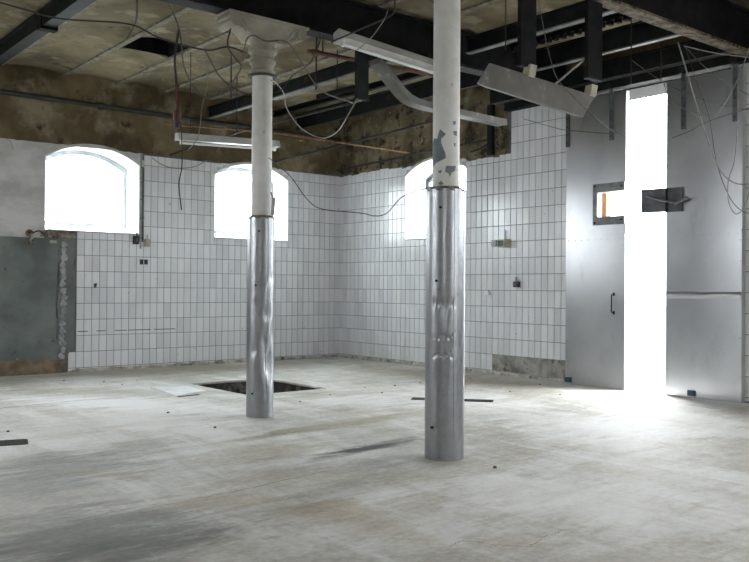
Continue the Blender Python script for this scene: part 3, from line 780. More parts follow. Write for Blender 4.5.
dr = leaf(2, 'right metal-clad sliding door leaf with dark latch plate', -5.665, -6.47)
# hatch frame on the left leaf (three sides)
fr = [(-4.782, 1.775), (-5.185, 1.775), (-5.185, 1.862), (-4.838, 1.862), (-4.838, 2.133), (-5.185, 2.133), (-5.185, 2.225), (-4.782, 2.225)]
o = MB().slab([fr], RT, XD - .022, XD + .002).build('hatch_frame', 'hatch_frame', dl); o['label'] = 'dark grey three sided hatch frame'
for y, z in ((-4.81, 1.8), (-4.81, 2.2), (-5.15, 2.18), (-5.15, 1.82)):
    MB().tube([(XD - .03, y, z), (XD - .02, y, z)], .011, 8).build('bolt', 'dark_steel', o, True)
# handle
hp = [(XD - .001, -5.047, 1.02), (XD - .045, -5.047, 1.015), (XD - .045, -5.047, .825), (XD - .001, -5.047, .82)]
h = MB().tube(hp, .0065, 8).build('handle', 'dark_steel', dl, True); h['label'] = 'dark steel pull handle'
for z in (.82, 1.02): MB().box((XD - .006, -5.059, z - .018), (XD - .0015, -5.035, z + .018)).build('handle_plate', 'dark_steel', h)
# latch plate sticking out of the right leaf, with its bar
lp = MB().slab([[(-5.39, 1.872), (-5.855, 1.862), (-5.855, 2.105), (-5.39, 2.118)]], RT, XD - .018, XD - .002).build('latch_plate', 'dark_plate', dr); lp['label'] = 'dark steel plate that fills the hatch notch'
MB().box((XD - .026, -5.695, 1.86), (XD - .018, -5.675, 2.11)).build('plate_rib', 'dark_steel', lp)
MB().tube([(XD - .028, -5.46, 2.04), (XD - .04, -5.62, 1.99), (XD - .045, -5.80, 1.95)], [.010, .012, .014], 8).build('latch_bar', 'hatch_frame', lp, True)
MB().tube([(XD - .045, -5.79, 1.935), (XD - .05, -5.86, 1.965), (XD - .05, -5.93, 1.99)], [.018, .02, .014], 8).build('latch_grip', 'hatch_frame', lp, True)
# strap hangers, edge bolts, stoppers
for d, ys in ((dl, (-4.425, -5.01)), (dr, (-5.86, -6.40))):
    for y in ys:
        s_ = MB().box((XD - .014, y - .024, 2.685), (XD + .0015, y + .024, 3.30)).build('strap', 'dark_plate', d); s_['label'] = 'dark riveted hanger strap'
        for i in range(6):
            z = 2.73 + i * .09; MB().tube([(XD - .02, y, z), (XD - .013, y, z)], .008, 8).build('rivet', 'dark_steel', s_, True)
for d, y in ((dl, -4.45), (dr, -5.96)):
    MB().box((XD - .02, y - .04, .02), (XD - .0015, y + .04, .075)).build('stopper', 'blue_plastic', d)['label'] = 'small blue stopper'
for d, ys in ((dl, (-5.165,)), (dr, (-5.685, -6.45))):
    for y in ys:
        for z in (.25, .62, 1.0, 1.35, 1.55):
            MB().tube([(XD - .008, y, z), (XD - .001, y, z)], .009, 8).build('screw', 'dull_sheet', d, True)
# crumpled horizontal seam band on the right leaf
m = MB(); n = 40; vs = []; fs = []
for i in range(n + 1):
    y = -5.672 - .79 * i / n
    for k, (dz, dx) in enumerate(((-.035, .0), (-.012, -.006), (.0, -.010), (.02, -.004), (.035, .0))):
        vs.append((XD - .002 + dx * (1 + .8 * noise.noise(Vector((y * 9, k * 3.3, 0)))), y, 1.02 + dz + .008 * noise.noise(Vector((y * 6, k, 5)))))
for i in range(n):
    for k in range(4): fs.append((5 * i + k, 5 * i + k + 1, 5 * i + k + 6, 5 * i + k + 5))
m.add(vs, fs).build('crumpled_seam', 'door_sheet', dr, 'all')
# sliding rail and rollers
e = empty('door_rail', (XD - .01, -5.4, 3.25)); tag(e, 'dark sliding rail above both metal door leaves', 'rail')
MB().box((XD - .05, -7.4, 3.235), (XD + .05, -3.5, 3.325)).build('rail_box', 'black_steel', e)
for y in (-4.425, -5.01, -5.86, -6.40):
    MB().tube([(XD - .075, y, 3.27), (XD - .05, y, 3.27)], .035, 16).build('roller', 'dark_steel', e, True)
# jamb posts seen through hatch and opening
e = MB().box((.28, -4.615, 0), (.36, -4.68, DOOR[2] - .041)).build('trim_2', 'wood_post'); tag(e, 'brown wooden jamb post seen through the door hatch', kind='structure')
e = MB().box((.02, DOOR[0] - .0, 3.225), (WT, DOOR[1], DOOR[2] + .0)).build('trim_3', 'black_steel'); tag(e, 'crumbling soffit edge over the door opening, black for its shade', kind='structure')  # black colour stands in for shade on the backlit underside

# ------------------------------------------------------------------ lamps and housings
def trough(name, label, p0, p1, wid, dep, mat, up_dir=(0, 0, 1), cat='light fixture', tube=True, face=None):
    """fluorescent batten from p0 to p1: body with sloped sides, end caps, tube under it"""
    p0, p1 = Vector(p0), Vector(p1); ax = (p1 - p0).normalized(); u = Vector(up_dir); u = (u - ax * u.dot(ax)).normalized(); s = ax.cross(u)
    e = empty(name, (p0 + p1) / 2); tag(e, label, cat)
    pr = [(-wid / 2, 0), (wid / 2, 0), (wid * .34, dep), (-wid * .34, dep)]
    A = [p0 + s * a + u * b for a, b in pr]; B = [p1 + s * a + u * b for a, b in pr]
    og = (p0 + p1) / 2
    MB().extrude(None, A, B).build('housing', mat, e, False, og)
    for p, q in ((p0, 1), (p1, -1)):
        MB().extrude(None, [p + s * a * 1.04 + u * (b * 1.04 - .002) - ax * .004 * q for a, b in pr], [p + s * a * 1.04 + u * (b * 1.04 - .002) + ax * .02 * q for a, b in pr]).build('end_cap', mat, e, False, og)
    if tube:
        for p, q in ((p0, 1), (p1, -1)):
            c = p + ax * .05 * q - u * .022
            MB().obox(c, ax * .012, s * .018, u * .022).build('lamp_holder', 'white_plastic', e, False, og)
        MB().tube([p0 + ax * .06 - u * .028, p1 - ax * .06 - u * .028], .013, 12).build('lamp_tube', 'white_plastic', e, True, og)
    return e
L1a, L1b = hit(177, 140, 1, -2.0), hit(278, 147.5, 1, -2.0)
l1 = trough('fluorescent_lamp', 'long white fluorescent lamp hung across behind the dented column', L1a, L1b, .10, .075, 'white_enamel')
for t in (.12, .9):
    p = L1a.lerp(L1b, t) + Vector((0, 0, .07)); MB().tube([p, Vector((p.x, p.y, CZ + .02))], .004, 6).build('suspension_rod', 'cable_dark', l1, True, (L1a + L1b) / 2)
f0, f1 = hit(338, 40, 1, -4.60), hit(452, 76, 1, -4.60)
l2 = trough('fluorescent_lamp', 'white fluorescent batten fixed along the black main beam', f0, f1, .12, .09, 'white_enamel', (0, .35, 1))
for t in (.2, .8):
    p = f0.lerp(f1, t) + Vector((0, .03, .08)); MB().box(p - Vector((.02, .0, .0)), Vector((p.x + .02, C1[1] - .10, 3.31))).build('bracket', 'dark_steel', l2, False, (f0 + f1) / 2)
# bent cable trough: two straight runs with a bend
bp = [hit(376, 62, 1, -4.28), hit(400, 92, 1, -4.28), hit(406, 98, 1, -4.28), hit(413, 102, 1, -4.28), hit(423, 105.5, 1, -4.28), hit(502, 123, 1, -4.28)]
bp = [bp[0].lerp(bp[1], i / 4) for i in range(4)] + bp[1:4] + [bp[4].lerp(bp[5], i / 5) for i in range(6)]
e = empty('cable_tray', bp[10]); tag(e, 'bent grey sheet metal tray hanging down behind the near column', 'cable tray')
def tray(pts, prof):
    vs = []; fs = []; k = len(prof)
    for i, p in enumerate(pts):
        t = (pts[min(i + 1, len(pts) - 1)] - pts[max(0, i - 1)]).normalized(); s = Vector((0, 1, 0)); u = t.cross(s).normalized()
        if u.z < 0: u = -u
        for a, b in prof: vs.append(p + s * a + u * b)
    for i in range(len(pts) - 1):
        for j in range(k): fs.append((i * k + j, i * k + (j + 1) % k, (i + 1) * k + (j + 1) % k, (i + 1) * k + j))
    fs += [tuple(range(k)), tuple((len(pts) - 1) * k + j for j in range(k))]
    return MB().add(vs, fs)
tray(bp, [(-.07, .03), (-.062, .03), (-.062, -.022), (.062, -.022), (.062, .03), (.07, .03), (.07, -.03), (-.07, -.03)]).build('channel', 'grey_enamel', e, False, bp[10])
for i in (0, len(bp) - 1):
    MB().obox(bp[i] , (.006, 0, 0), (0, .069, 0), (0, 0, .027)).build('end_plate', 'grey_enamel', e, False, bp[10])
p = bp[1]; MB().tube([p + Vector((0, 0, .0)), Vector((p.x, C1[1] + .1, 3.29))], .008, 6).build('hanger_rod', 'dark_steel', e, True, bp[10])
# the tilted reflector on two black hangers below the right main beam
YR = C2[1]
q0, q1, q2, q3 = hit(490, 63, 1, YR), hit(595, 96, 1, YR), hit(583, 117, 1, YR - .03), hit(478, 83, 1, YR - .03)
e = empty('lamp_reflector', (q0 + q1) / 2); tag(e, 'tilted grey lamp reflector hanging from two black straps', 'lamp reflector'); og = (q0 + q1) / 2
nrm = (q1 - q0).cross(q3 - q0).normalized()
if nrm.y > 0: nrm = -nrm
fp = [q0, q1, q2, q3]
MB().extrude(None, fp, [p - nrm * .012 for p in fp]).build('front_sheet', 'grey_enamel', e, False, og)
cc = (q0 + q1 + q2 + q3) / 4; back = [cc + (p - cc) * .82 - nrm * .05 for p in fp]
MB().extrude(None, [p - nrm * .012 for p in fp], back).build('body', 'grey_enamel', e, False, og)
for x in (q0.lerp(q1, .36), q0.lerp(q1, .97)):
    c = x + Vector((.01, .02, .035)); MB().obox(c, (.035, 0, .0), (0, .03, 0), (.012, 0, .045)).build('mounting_block', 'beige_plastic', e, False, og)
for (xa, xb, yb, lb) in ((520, 535, 72, 'black steel strap hanger holding left end of the tilted reflector'), (587, 601, 84, 'black steel strap hanger holding right end of the tilted reflector')):
    a, b = hit(xa, yb, 1, YR + .03), hit(xb, yb, 1, YR + .03)
    h = empty('strap_hanger', ((a.x + b.x) / 2, YR + .03, a.z)); tag(h, lb, 'hanger')
    MB().box((a.x, YR + .02, a.z + .06), (b.x, YR + .055, 3.254)).build('strap', 'black_steel', h)
    MB().box((a.x - .005, YR + .012, a.z + .045), (b.x + .005, YR + .062, a.z + .06)).build('foot', 'dark_steel', h)
# dark post below the first main beam
a, b = hit(355, 98, 1, C1[1]), hit(368, 98, 1, C1[1])
h = empty('steel_hanger_post', ((a.x + b.x) / 2, C1[1], 3.28)); tag(h, 'dark steel post hanging below the main beam left of the bent tray', 'post')
MB().box((a.x + .01, C1[1] - .02, 2.795), (b.x - .01, C1[1] + .02, 3.284)).build('post', 'dark_steel', h)
MB().box((a.x + .0, C1[1] - .03, 2.785), (b.x - .0, C1[1] + .03, 2.795)).build('foot_plate', 'dark_steel', h)
# stub post and rusty block in the notch of the right wall
h = empty('steel_stub', (-.08, -3.22, 2.74)); tag(h, 'dark steel stub hanging before the broken tile corner', 'post')
MB().box((-.12, -3.275, 2.735), (-.055, -3.20, 3.355)).build('stub', 'dark_steel', h)
MB().box((-.14, -3.29, 3.12), (-.055, -3.185, 3.16)).build('collar', 'dark_steel', h)
h = MB().slab([ragged((-3.43, 2.80), (-3.29, 2.80), .04, .012) + ragged((-3.29, 2.80), (-3.29, 3.14), .06, .008) + ragged((-3.29, 3.14), (-3.43, 3.14), .05, .008) + [(-3.43, 3.14)]], RT, -.075, -.05).build('rust_plate', 'rust_flange'); tag(h, 'rusty brown plate beside the steel stub at the tile corner', 'plate')

# ------------------------------------------------------------------ pipes
def pipe(name, label, pts, r, mat, cat='pipe', clamps=(), n=10, sm=0, couplings=()):
    pts = [Vector(p) for p in pts]; e = empty(name, pts[0]); tag(e, label, cat)
    P = smooth_path(pts, sm) if sm else pts
    MB().tube(P, r, n).build('run', mat, e, True, pts[0])
    for t in couplings:
        c = pts[0].lerp(pts[-1], t); d = (pts[-1] - pts[0]).normalized()
        MB().tube([c - d * .03, c + d * .03], r * 1.45, n).build('coupling', mat, e, True, pts[0])
    for t, to in clamps:
        c = pts[0].lerp(pts[-1], t); MB().tube([c, c + Vector(to)], .006, 6).build('hanger', 'cable_dark', e, True, pts[0])
    return e
pipe('wall_pipe', 'green grey pipe along the brown plaster of the back wall', [(-9, -.06, 3.33), (-.05, -.06, 3.33)], .032, 'dark_pipe', clamps=[(t, (0, .04, 0)) for t in (.5, .62, .74, .86, .97)], couplings=(.58, .8))
pipe('copper_pipe', 'thin copper pipe hung across the corner to the right wall', [hit(165, 124, 1, -1.62), hit(275, 133, 1, -1.62), (-.03, -1.65, 2.955)], .011, 'copper', clamps=[(.25, (0, 0, .7)), (.7, (0, 0, .7))], couplings=(.5,))
pipe('red_pipe', 'rusty red pipe below the main beam behind the bent tray', [hit(308, 51, 1, -4.05), hit(440, 76, 1, -4.05)], .02, 'red_pipe', clamps=[(.1, (0, 0, .40)), (.8, (0, 0, .40))], couplings=(.35, .05))
pipe('black_rod', 'thin black rod running from back wall under the vaults toward the beam', [hit(170, 155, 1, -.025), hit(200, 144, 1, -.5), hit(236, 133, 1, -.9), hit(356, 102, 1, -3.0), hit(366, 99, 1, -4.30)], .013, 'cable_dark', clamps=[(.6, (0, 0, .5))])
pipe('conduit', 'upper dark conduit crossing the bare masonry of the right wall', [hit(274, 162, 1, -.03), hit(345, 144, 0, -.55), hit(431, 122, 0, -.50), hit(470, 112, 0, -.5)], .016, 'cable_dark', clamps=[(.4, (0, 0, .4))])
pipe('conduit', 'lower dark conduit along the tile edge of the right wall', [hit(332, 171.5, 0, -.07), hit(431, 151, 0, -.07), hit(489, 139.5, 0, -.07)], .014, 'cable_dark', clamps=[(t, (.055, 0, 0)) for t in (.2, .5, .8)])
pipe('conduit', 'short dark conduit slanting up beside the steel stub', [hit(470, 152, 0, -.06), hit(480, 149, 0, -.06), hit(488, 144, 0, -.06)], .012, 'cable_dark', clamps=[(.4, (.04, 0, 0))])
pipe('pipe_stub', 'black open pipe stub hanging between beams near the post', [hit(318, 97, 1, -3.0), hit(357, 87, 1, -3.6)], .03, 'black_steel', clamps=[(.5, (0, 0, .45))])
pipe('iron_rod', 'thin white rod leaning across beams behind the reflector', [hit(553, 86, 1, -6.53), hit(586, 58, 1, -6.525)], .008, 'cable_pale')
for (x0, y0, x1, y1, yy, lb) in ((509, 0, 505.5, 50, -5.6, 'thin dark hanger rod left of the reflector straps'), (625, 14, 631, 84, -6.2, 'thin dark hanger rod in front of the door opening top'), (660, 52, 661, 80, -6.0, 'short dark hanger rod above right edge of door opening'), (231, 71, 231, 98, -2.2, 'thin dark hook rod left of the dented column capital'), (317, 40, 316, 90, -3.9, 'thin hanger rod by the red pipe end')):
    pipe('hanger_rod', lb, [Vector((hit(x1, y1, 1, yy).x, yy, CZ + .03)), hit(x1, y1, 1, yy)], .005 if yy < -5 else .008, 'cable_dark', cat='rod')

# ------------------------------------------------------------------ cables
def cable(label, pts, r, mat, extra=None):
    """pts: (px, py, depth along the view)"""
    P = [p if isinstance(p, Vector) else pd(*p) for p in pts]; r *= .6; P = [Vector((p.x, p.y, min(p.z, CZ + .03))) for p in P]
    o = MB().tube(smooth_path(P, 6), r, 6).build('cable', mat, None, 'all', P[0]); tag(o, label, 'cable'); return o
cable('long dark cable sagging across upper left ceiling to the dented column', [(-6, 1, 7.2), (30, 11, 7.2), (62, 19, 7.2), (128, 24, 7.15), (160, 38, 7.1), (205, 50, 7.0), (228, 47, 6.9), (246, 53, 6.93)], .012, 'cable_dark')
cable('thick black cable dropping from above into the ceiling hatch edge', [(137, -2, 7.7), (136.5, 18, 8.0), (133, 29, 8.35), (127, 39, 8.6)], .016, 'cable_dark')
cable('grey cable looping under the dented column bracket', [(166, -3, 7.4), (179, 29, 7.0), (184, 66, 6.9), (195, 89, 6.9), (208, 98, 6.9), (226, 89, 6.85), (241, 68, 6.8), (246, 41, 6.75), (254, 35.5, 6.75), (266, 41, 6.75), (287, 42, 6.8), (302, 63, 6.9), (315, 84, 7.0), (327, 94, 7.2), (353, 103, 7.5)], .010, 'cable_grey')
cable('short dark cable tied between bracket scroll and column rings', [(231, 27, 6.85), (228, 47, 6.85), (242, 66, 6.85)], .010, 'cable_dark')
cable('dark cable swinging behind the dented column toward red pipe', [(205, 50, 7.0), (218, 74, 7.2), (231, 86, 7.3), (251, 95, 7.35), (279, 91, 7.35), (292, 76, 7.4), (310, 63, 7.0), (319, 44, 6.8), Vector((hit(321, 31, 1, C1[1]).x, C1[1], 3.283))], .008, 'cable_dark')
cable('pale cable dropping onto the long fluorescent lamp', [hit(207, 62, 2, CZ + .02), hit(207, 86, 1, -1.6), hit(202, 107, 1, -1.9), hit(200, 128, 1, -2.06), hit(196, 141, 1, -2.07), hit(188, 150, 1, -2.07)], .009, 'cable_pale')
cable('pale slack cable loop right of the dented column', [(271, 80, 6.98), (277, 84, 7.2), (284, 94, 7.5), (287, 109, 7.6), (302, 129, 7.8), (322, 138, 8.0), (337, 132, 7.3), (348, 115, 6.6), hit(357, 99, 1, C1[1] - .05)], .008, 'cable_pale')
cable('grey cable strung between both columns before the tiled corner', [(268, 157, 7.0), (290, 176, 6.85), (307, 199, 6.7), (322, 209, 6.5), (360, 213, 6.1), (375, 216, 5.95), (387, 213, 5.8), (402, 197, 5.6), (424, 189, 5.35), (434, 186.5, 5.3)], .006, 'cable_grey')
cable('black cable end dangling below the red plug', [(177, 112, 7.1), (181, 130, 7.1), (182, 165, 7.1), (179, 184, 7.1), (181.5, 210, 7.1)], .008, 'cable_dark')
cable('white wire drooping on tiles between the two back windows', [hit(*q, 1, -.013) for q in ((152, 158), (163, 165), (175, 168), (195, 166.5), (212, 156))] + [hit(223, 144, 1, -.027)], .010, 'cable_pale')
cable('pale curved wire scrap on the whitewash by the left edge', [hit(*q, 1, -.015) for q in ((3, 137), (10, 141), (13, 148))], .006, 'cable_pale')
rc = empty('red_plug_cable', pd(177, 115, 7.1)); tag(rc, 'red and black cable with red plug hanging from the ceiling hatch', 'cable'); og = rc.location.copy()
MB().tube(smooth_path([pd(*p) for p in ((179, 30, 7.1), (175, 58, 7.1), (177, 90, 7.1), (177, 113, 7.1))], 6), .010, 8).build('cord', 'cable_dark', rc, 'all', og)
for y in (87, 93, 99, 105):
    p = pd(177.5, y, 7.1); MB().tube([p + Vector((0, 0, .022)), p - Vector((0, 0, .022))], .014, 8).build('red_sleeve', 'cable_red', rc, True, og)
p = pd(177, 116, 7.1); MB().lathe([(.012, p.z + .05), (.03, p.z + .035), (.034, p.z - .01), (.026, p.z - .045), (.014, p.z - .05)], 14, (p.x, p.y)).build('plug', 'red_plastic', rc, True, og)
MB().tube([p - Vector((0, 0, .05)), p - Vector((0, 0, .10))], .02, 10).build('plug_collar', 'black_plastic', rc, True, og)
D = 7.2
cable('thick pale cable hanging from the right main beam past the door', [(678, 42, D), (688, 76, D), (697, 106, D), (707, 138, D), (720, 170, D), (735, 183, D), (752, 184, D)], .010, 'cable_pale')
cable('pale cable stretched from the right beam to the frame edge', [(684, 46, D), (715, 53, D), (753, 58, D)], .008, 'cable_pale')
cable('pale cable slanting down from upper right edge of the view', [(753, 38, D), (737, 81, D), (721, 108, D), (709, 119, D), (700, 114, D)], .007, 'cable_pale')
cable('pale cable falling in a deep loop beside the right door edge', [(738, 82, D), (738, 111, D), (735, 157, D), (728, 182, D), (729, 203, D), (736, 214, D), (744, 207, D), (751, 187, D)], .008, 'cable_pale')
cable('thin pale wire sagging from rail across top of right door leaf', [(630, 59, 7.4), (660, 80, 7.4), (691, 95, 7.4), (720, 105, 7.4), (752, 110, 7.4)], .005, 'cable_grey')
cable('pale wire from the door opening corner joining the cable bundle', [(664, 84, 7.6), (668, 95, 7.5), (680, 106, 7.4), (702, 119, 7.3)], .006, 'cable_pale')
cable('thin grey wire rising across the right door leaf', [(672, 138, 7.6), (690, 131, 7.5), (709, 121, 7.4), (752, 107, 7.2)], .006, 'cable_grey')
cable('thin wire draped over the tilted reflector toward the door', [(538, -4, 5.5), (546, 40, 5.5), (556, 76, 5.5), (571, 94, 5.55), (589, 112, 5.7), (610, 129, 6.0), (626, 137, 6.4)], .005, 'cable_grey')
cable('thin white wire along upper tiles to the left door leaf', [hit(524, 119, 0, -.013), hit(554, 127.5, 0, -.013), hit(566, 130, 0, -.108), hit(612, 134, 0, -.108)], .006, 'cable_grey')
cable('thin dark wire beside the thick pale cable', [(686, 49, 7.3), (697, 83, 7.3), (709, 116, 7.3), (716, 160, 7.3), (727, 192, 7.3), (738, 208, 7.3), (752, 215, 7.3)], .005, 'cable_dark')
cable('grey wire crossing diagonally below the right beam', [(684, 46, 7.25), (712, 73, 7.25), (752, 97, 7.25)], .005, 'cable_grey')
cable('light wire running down past the white batten', [(388, 10, 6.2), (384, 20, 6.2), (371, 38, 6.2), (357, 50, 6.3)], .006, 'cable_pale')
cable('black drop cable with kink above the white batten', [(395, -3, 6.2), (394, 12, 6.2), (386, 18, 6.2), (368, 26, 6.3), (345, 36, 6.4), (331, 42, 6.5)], .011, 'cable_dark')
# grey inline box beside the dented column
e = empty('inline_box', pd(273, 205, 6.93)); tag(e, 'small grey box on a wire beside the dented column', 'box'); og = e.location.copy()
MB().obox(pd(273.2, 206.5, 6.93), rt * .014, fw * .012, up * .07 + rt * .006).build('housing', 'grey_plastic', e, False, og)
MB().tube(smooth_path([pd(271, 192, 6.95), pd(272.5, 197, 6.93), pd(273, 203, 6.93)], 4), .006, 6).build('lead', 'cable_grey', e, 'all', og)

# ------------------------------------------------------------------ wall fittings
def fitting(name, label, p, cat): e = empty(name, p); tag(e, label, cat); return e
yb = lambda x, y: hit(x, y, 1, -.009)
xr = lambda x, y: hit(x, y, 0, -.009)
e = fitting('junction_box', 'beige junction box with grey socket sticking out of the right wall', xr(508, 244), 'junction box'); c = xr(508, 244)
MB().box((-.13, c.y - .05, c.z - .045), (-.009, c.y + .07, c.z + .055)).build('body', 'beige_plastic', e)
MB().box((-.15, c.y + .07, c.z - .03), (-.06, c.y + .15, c.z + .045)).build('socket', 'grey_plastic', e)
MB().tube([(-.03, c.y + .02, c.z + .05), (-.03, c.y + .02, c.z + .17)], .008, 8).build('conduit', 'grey_plastic', e, True)
MB().box((-.134, c.y - .03, c.z - .03), (-.13, c.y + .05, c.z + .04)).build('cover', 'dark_plate', e)
e = fitting('switch', 'small black switch on right wall tiles below the junction box', xr(518, 284), 'switch'); c = xr(518, 284)
MB().box((-.06, c.y - .035, c.z - .04), (-.009, c.y + .035, c.z + .03)).build('body', 'black_plastic', e)
MB().tube([(-.03, c.y + .015, c.z + .03), (-.03, c.y + .015, c.z + .085)], .012, 8).build('inlet', 'grey_plastic', e, True)
MB().box((-.066, c.y - .012, c.z - .02), (-.06, c.y + .012, c.z + .01)).build('rocker', 'dark_plate', e)
c = xr(489, 293)
h = MB().slab([[(c.y + .045, c.z - .02), (c.y - .045, c.z - .025), (c.y - .01, c.z + .035)]], RT, -.05, -.008).build('tile_shard', 'white_plastic'); tag(h, 'white triangular shard standing out of right wall tiles', 'tile shard')
e = fitting('switch', 'black switch at lower right corner of the first window', yb(135.5, 240), 'switch'); c = yb(135.5, 240)
MB().box((c.x - .035, -.05, c.z - .055), (c.x + .03, -.009, c.z + .055)).build('body', 'black_plastic', e)
MB().tube([(c.x + .01, -.03, c.z + .055), (c.x + .01, -.03, c.z + .12)], .01, 8).build('inlet', 'black_plastic', e, True)
MB().box((c.x - .012, -.06, c.z - .02), (c.x + .012, -.05, c.z + .02)).build('rocker', 'dark_plate', e)
e = fitting('junction_box', 'small beige box on tiles right of the first window', yb(147, 243), 'junction box'); c = yb(147, 243)
MB().box((c.x - .035, -.04, c.z - .05), (c.x + .03, -.009, c.z + .05)).build('body', 'beige_plastic', e)
MB().box((c.x - .02, -.046, c.z - .03), (c.x + .015, -.04, c.z + .03)).build('cover', 'beige_plastic', e)
MB().tube([(c.x, -.02, c.z + .05), (c.x, -.02, c.z + .11)], .008, 8).build('inlet', 'beige_plastic', e, True)
e = fitting('socket', 'white and black twin socket on tiles under the window corner', yb(142, 262), 'socket'); c = yb(142, 262)
MB().box((c.x - .075, -.03, c.z - .03), (c.x - .04, -.009, c.z + .03)).build('side_plate', 'white_plastic', e)
MB().box((c.x - .04, -.045, c.z - .032), (c.x + .065, -.009, c.z + .032)).build('body', 'black_plastic', e)
MB().box((c.x + .005, -.047, c.z - .03), (c.x + .012, -.045, c.z + .03)).build('divider', 'white_plastic', e)
e = fitting('wall_hook', 'small dark hook stub on tiles below the first window', yb(95, 285), 'hook'); c = yb(95, 285)
MB().box((c.x - .015, -.02, c.z - .035), (c.x + .015, -.009, c.z + .02)).build('plate', 'dark_plate', e)
MB().tube([(c.x, -.018, c.z + .005), (c.x, -.05, c.z - .005), (c.x, -.055, c.z + .02)], .008, 8).build('hook', 'black_plastic', e, True)
e = fitting('pipe_remnant', 'dark broken pipe stub on top edge of the grey dado', yb(29, 238), 'pipe'); c = yb(29, 238)
MB().tube(smooth_path([(c.x, -.01, c.z + .06), (c.x, -.07, c.z + .05), (c.x + .005, -.08, c.z - .01), (c.x, -.075, c.z - .09)], 4), .024, 10).build('elbow', 'rubble', e, True)
MB().tube([(c.x - .0, -.012, c.z + .06), (c.x, -.03, c.z + .06)], .045, 12).build('flange', 'brown_base', e, True)
MB().tube(smooth_path([(c.x + .02, -.03, c.z + .05), (c.x + .10, -.04, c.z + .09), (c.x + .18, -.03, c.z + .05)], 4), .008, 6).build('wire', 'cable_dark', e, True)
h = MB().box((-4.41, -.024, 1.585), (-4.33, -.016, 1.62)).build('name_plate', 'beige_plastic'); tag(h, 'tiny beige plate on the grey dado below the window', 'plate')
h = MB().box((-3.262, -.018, 1.56), (-3.237, -.012, 2.79)).build('edge_strip', 'grey_plastic'); tag(h, 'thin grey vertical edge strip between whitewash and tiles', 'strip')
for z in (1.7, 1.95, 2.2, 2.42, 2.62): MB().tube([(-3.25, -.022, z), (-3.25, -.018, z)], .008, 8).build('screw', 'black_plastic', h, True)
# horizontal scored line of sealant on lower tiles of back wall
e = fitting('cable_strip', 'thin dark broken strip along lower tiles of the back wall', (-4.06, -.009, .50), 'strip')
for a, b in ((-4.06, -3.93), (-3.82, -3.70), (-3.58, -3.42), (-3.40, -3.1), (-3.05, -2.75)):
    MB().box((a, -.0125, .497), (b, -.0088, .507)).build('strip_piece', 'dark_plate', e)

# ------------------------------------------------------------------ floor items
c = [hit(*q, 2, 0) for q in ((151, 388), (186, 386.3), (206, 391.5), (176, 396.5))]
pl = empty('steel_plate', (c[0] + c[2]) / 2); tag(pl, 'pale steel cover plate lying on the floor left of the pit', 'plate')
MB().extrude(None, [p + Vector((0, 0, .001)) for p in c], [p + Vector((0, 0, .010)) for p in c]).build('sheet', 'plate', pl)
s0, s1 = hit(177, 396.9, 2, 0), hit(198, 394.6, 2, 0); dv = (s1 - s0).normalized(); nv = Vector((dv.y, -dv.x, 0))
for a, b in ((0, .38), (.44, .70), (.74, 1)):
    p, q = s0.lerp(s1, a), s0.lerp(s1, b)
    MB().extrude(None, [p + nv * .03 + Vector((0, 0, .0005)), q + nv * .03 + Vector((0, 0, .0005)), q - nv * .01 + Vector((0, 0, .0005)), p - nv * .01 + Vector((0, 0, .0005))],
                 [p + nv * .03 + Vector((0, 0, .004)), q + nv * .03 + Vector((0, 0, .004)), q - nv * .01 + Vector((0, 0, .004)), p - nv * .01 + Vector((0, 0, .004))]).build('slot', 'black_steel', pl)
def grate(label, pa, pb, wid, bars):
    a, b = Vector(pa), Vector(pb); d = (b - a); L = d.length; d.normalize(); n = Vector((-d.y, d.x, 0))
    e = empty('floor_drain', (a + b) / 2); tag(e, label, 'drain'); og = (a + b) / 2
    z = Vector((0, 0, .003)); MB().obox(og + Vector((0, 0, .0008)), d * L / 2, n * wid / 2, (0, 0, .0005)).build('trap', 'black_steel', e, False, og)
    for s in (-1, 1): MB().obox(og + n * s * wid / 2 + z, d * L / 2, n * .012, (0, 0, .0028)).build('rim', 'drain', e, False, og)
    for s in (-1, 1): MB().obox(og + d * s * L / 2 + z, n * wid / 2, d * .012, (0, 0, .0028)).build('rim', 'drain', e, False, og)
    for i in range(bars):
        t = (i + .5) / bars; MB().obox(a.lerp(b, t) + z, d * (L / bars * .42), n * (wid / 2 - .01), (0, 0, .0022)).build('bar', 'drain', e, False, og)
grate('dark drain channel cover in the floor behind the near column', hit(413, 398.8, 2, 0), hit(492, 401.3, 2, 0), .12, 12)
grate('dark drain cover at the left edge of the floor', hit(-14, 444.5, 2, 0), hit(26, 442, 2, 0), .17, 6)
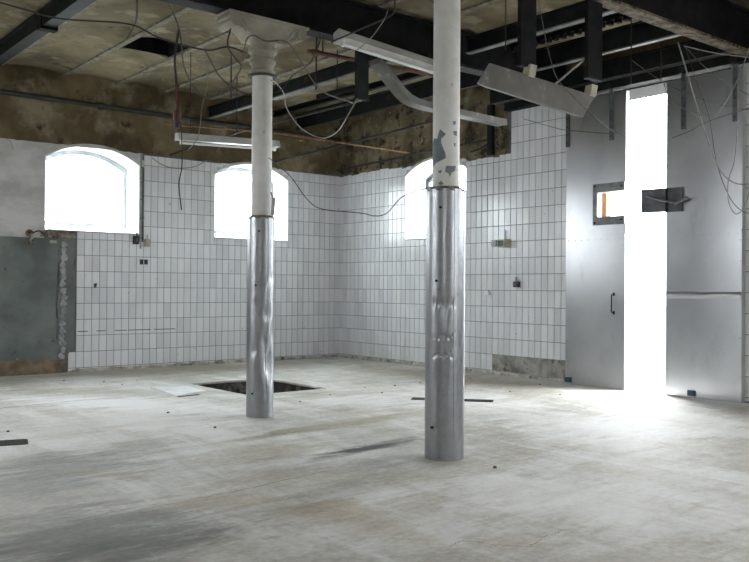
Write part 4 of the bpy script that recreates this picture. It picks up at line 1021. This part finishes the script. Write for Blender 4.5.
# rubble crumbs scattered on the floor
crumbs = [(104, 382), (122, 385), (168, 413), (137, 381), (365, 388), (420, 383), (395, 386), (495, 468), (64, 381), (8, 432), (300, 402), (510, 392), (470, 379), (540, 385), (215, 428), (560, 395), (330, 395), (382, 393)]
for i, (x, y) in enumerate(crumbs):
    p = hit(x, y, 2, 0); m = MB(); r = R.uniform(.006, .013); n = 6
    for lv, (s, zz) in enumerate(((1, .0005), (1.05, r * .5), (.5, r))):
        m.v += [Vector((p.x + r * s * R.uniform(.75, 1.2) * math.cos(6.283 * k / n), p.y + r * s * R.uniform(.75, 1.2) * math.sin(6.283 * k / n), zz)) for k in range(n)]
    m.f = [(lv * n + k, lv * n + (k + 1) % n, lv * n + n + (k + 1) % n, lv * n + n + k) for lv in range(2) for k in range(n)] + [tuple(range(5, -1, -1)), tuple(range(12, 18))]
    o = m.build('rubble_crumb', 'rubble', None, False, (p.x, p.y, 0)); tag(o, 'tiny dark rubble crumb lying loose on the concrete floor', 'rubble', 'rubble crumbs on the floor')
# floor cracks: narrow raised-edge repair lines
def crack(name, label, pts, wid, mat):
    P = [hit(x, y, 2, .0008) for x, y in pts]; Q = []
    for a, b in zip(P, P[1:]):
        for i in range(8): Q.append(a.lerp(b, i / 8) + Vector((R.uniform(-1, 1), R.uniform(-1, 1), 0)) * .012)
    Q.append(P[-1]); vs = []; fs = []
    for i, p in enumerate(Q):
        d = (Q[min(i + 1, len(Q) - 1)] - Q[max(i - 1, 0)]).normalized(); n = Vector((-d.y, d.x, 0)); ww = wid * R.uniform(.3, 1)
        vs += [p + n * ww, p - n * ww]
    for i in range(len(Q) - 1): fs.append((2 * i, 2 * i + 1, 2 * i + 3, 2 * i + 2))
    o = MB().add(vs, fs).build('crack', mat, floor); o['label'] = label
crack('crack', 'brown crack in foreground concrete', [(452, 547), (462, 540), (500, 545), (530, 547), (548, 535), (566, 530)], .0028, 'brown_base')
crack('crack', 'thin joint line across the left floor', [(0, 408), (60, 402), (110, 398)], .010, 'brown_base')
crack('crack', 'thin joint line in middle floor', [(120, 515), (200, 498), (260, 486), (330, 470)], .004, 'brown_base')
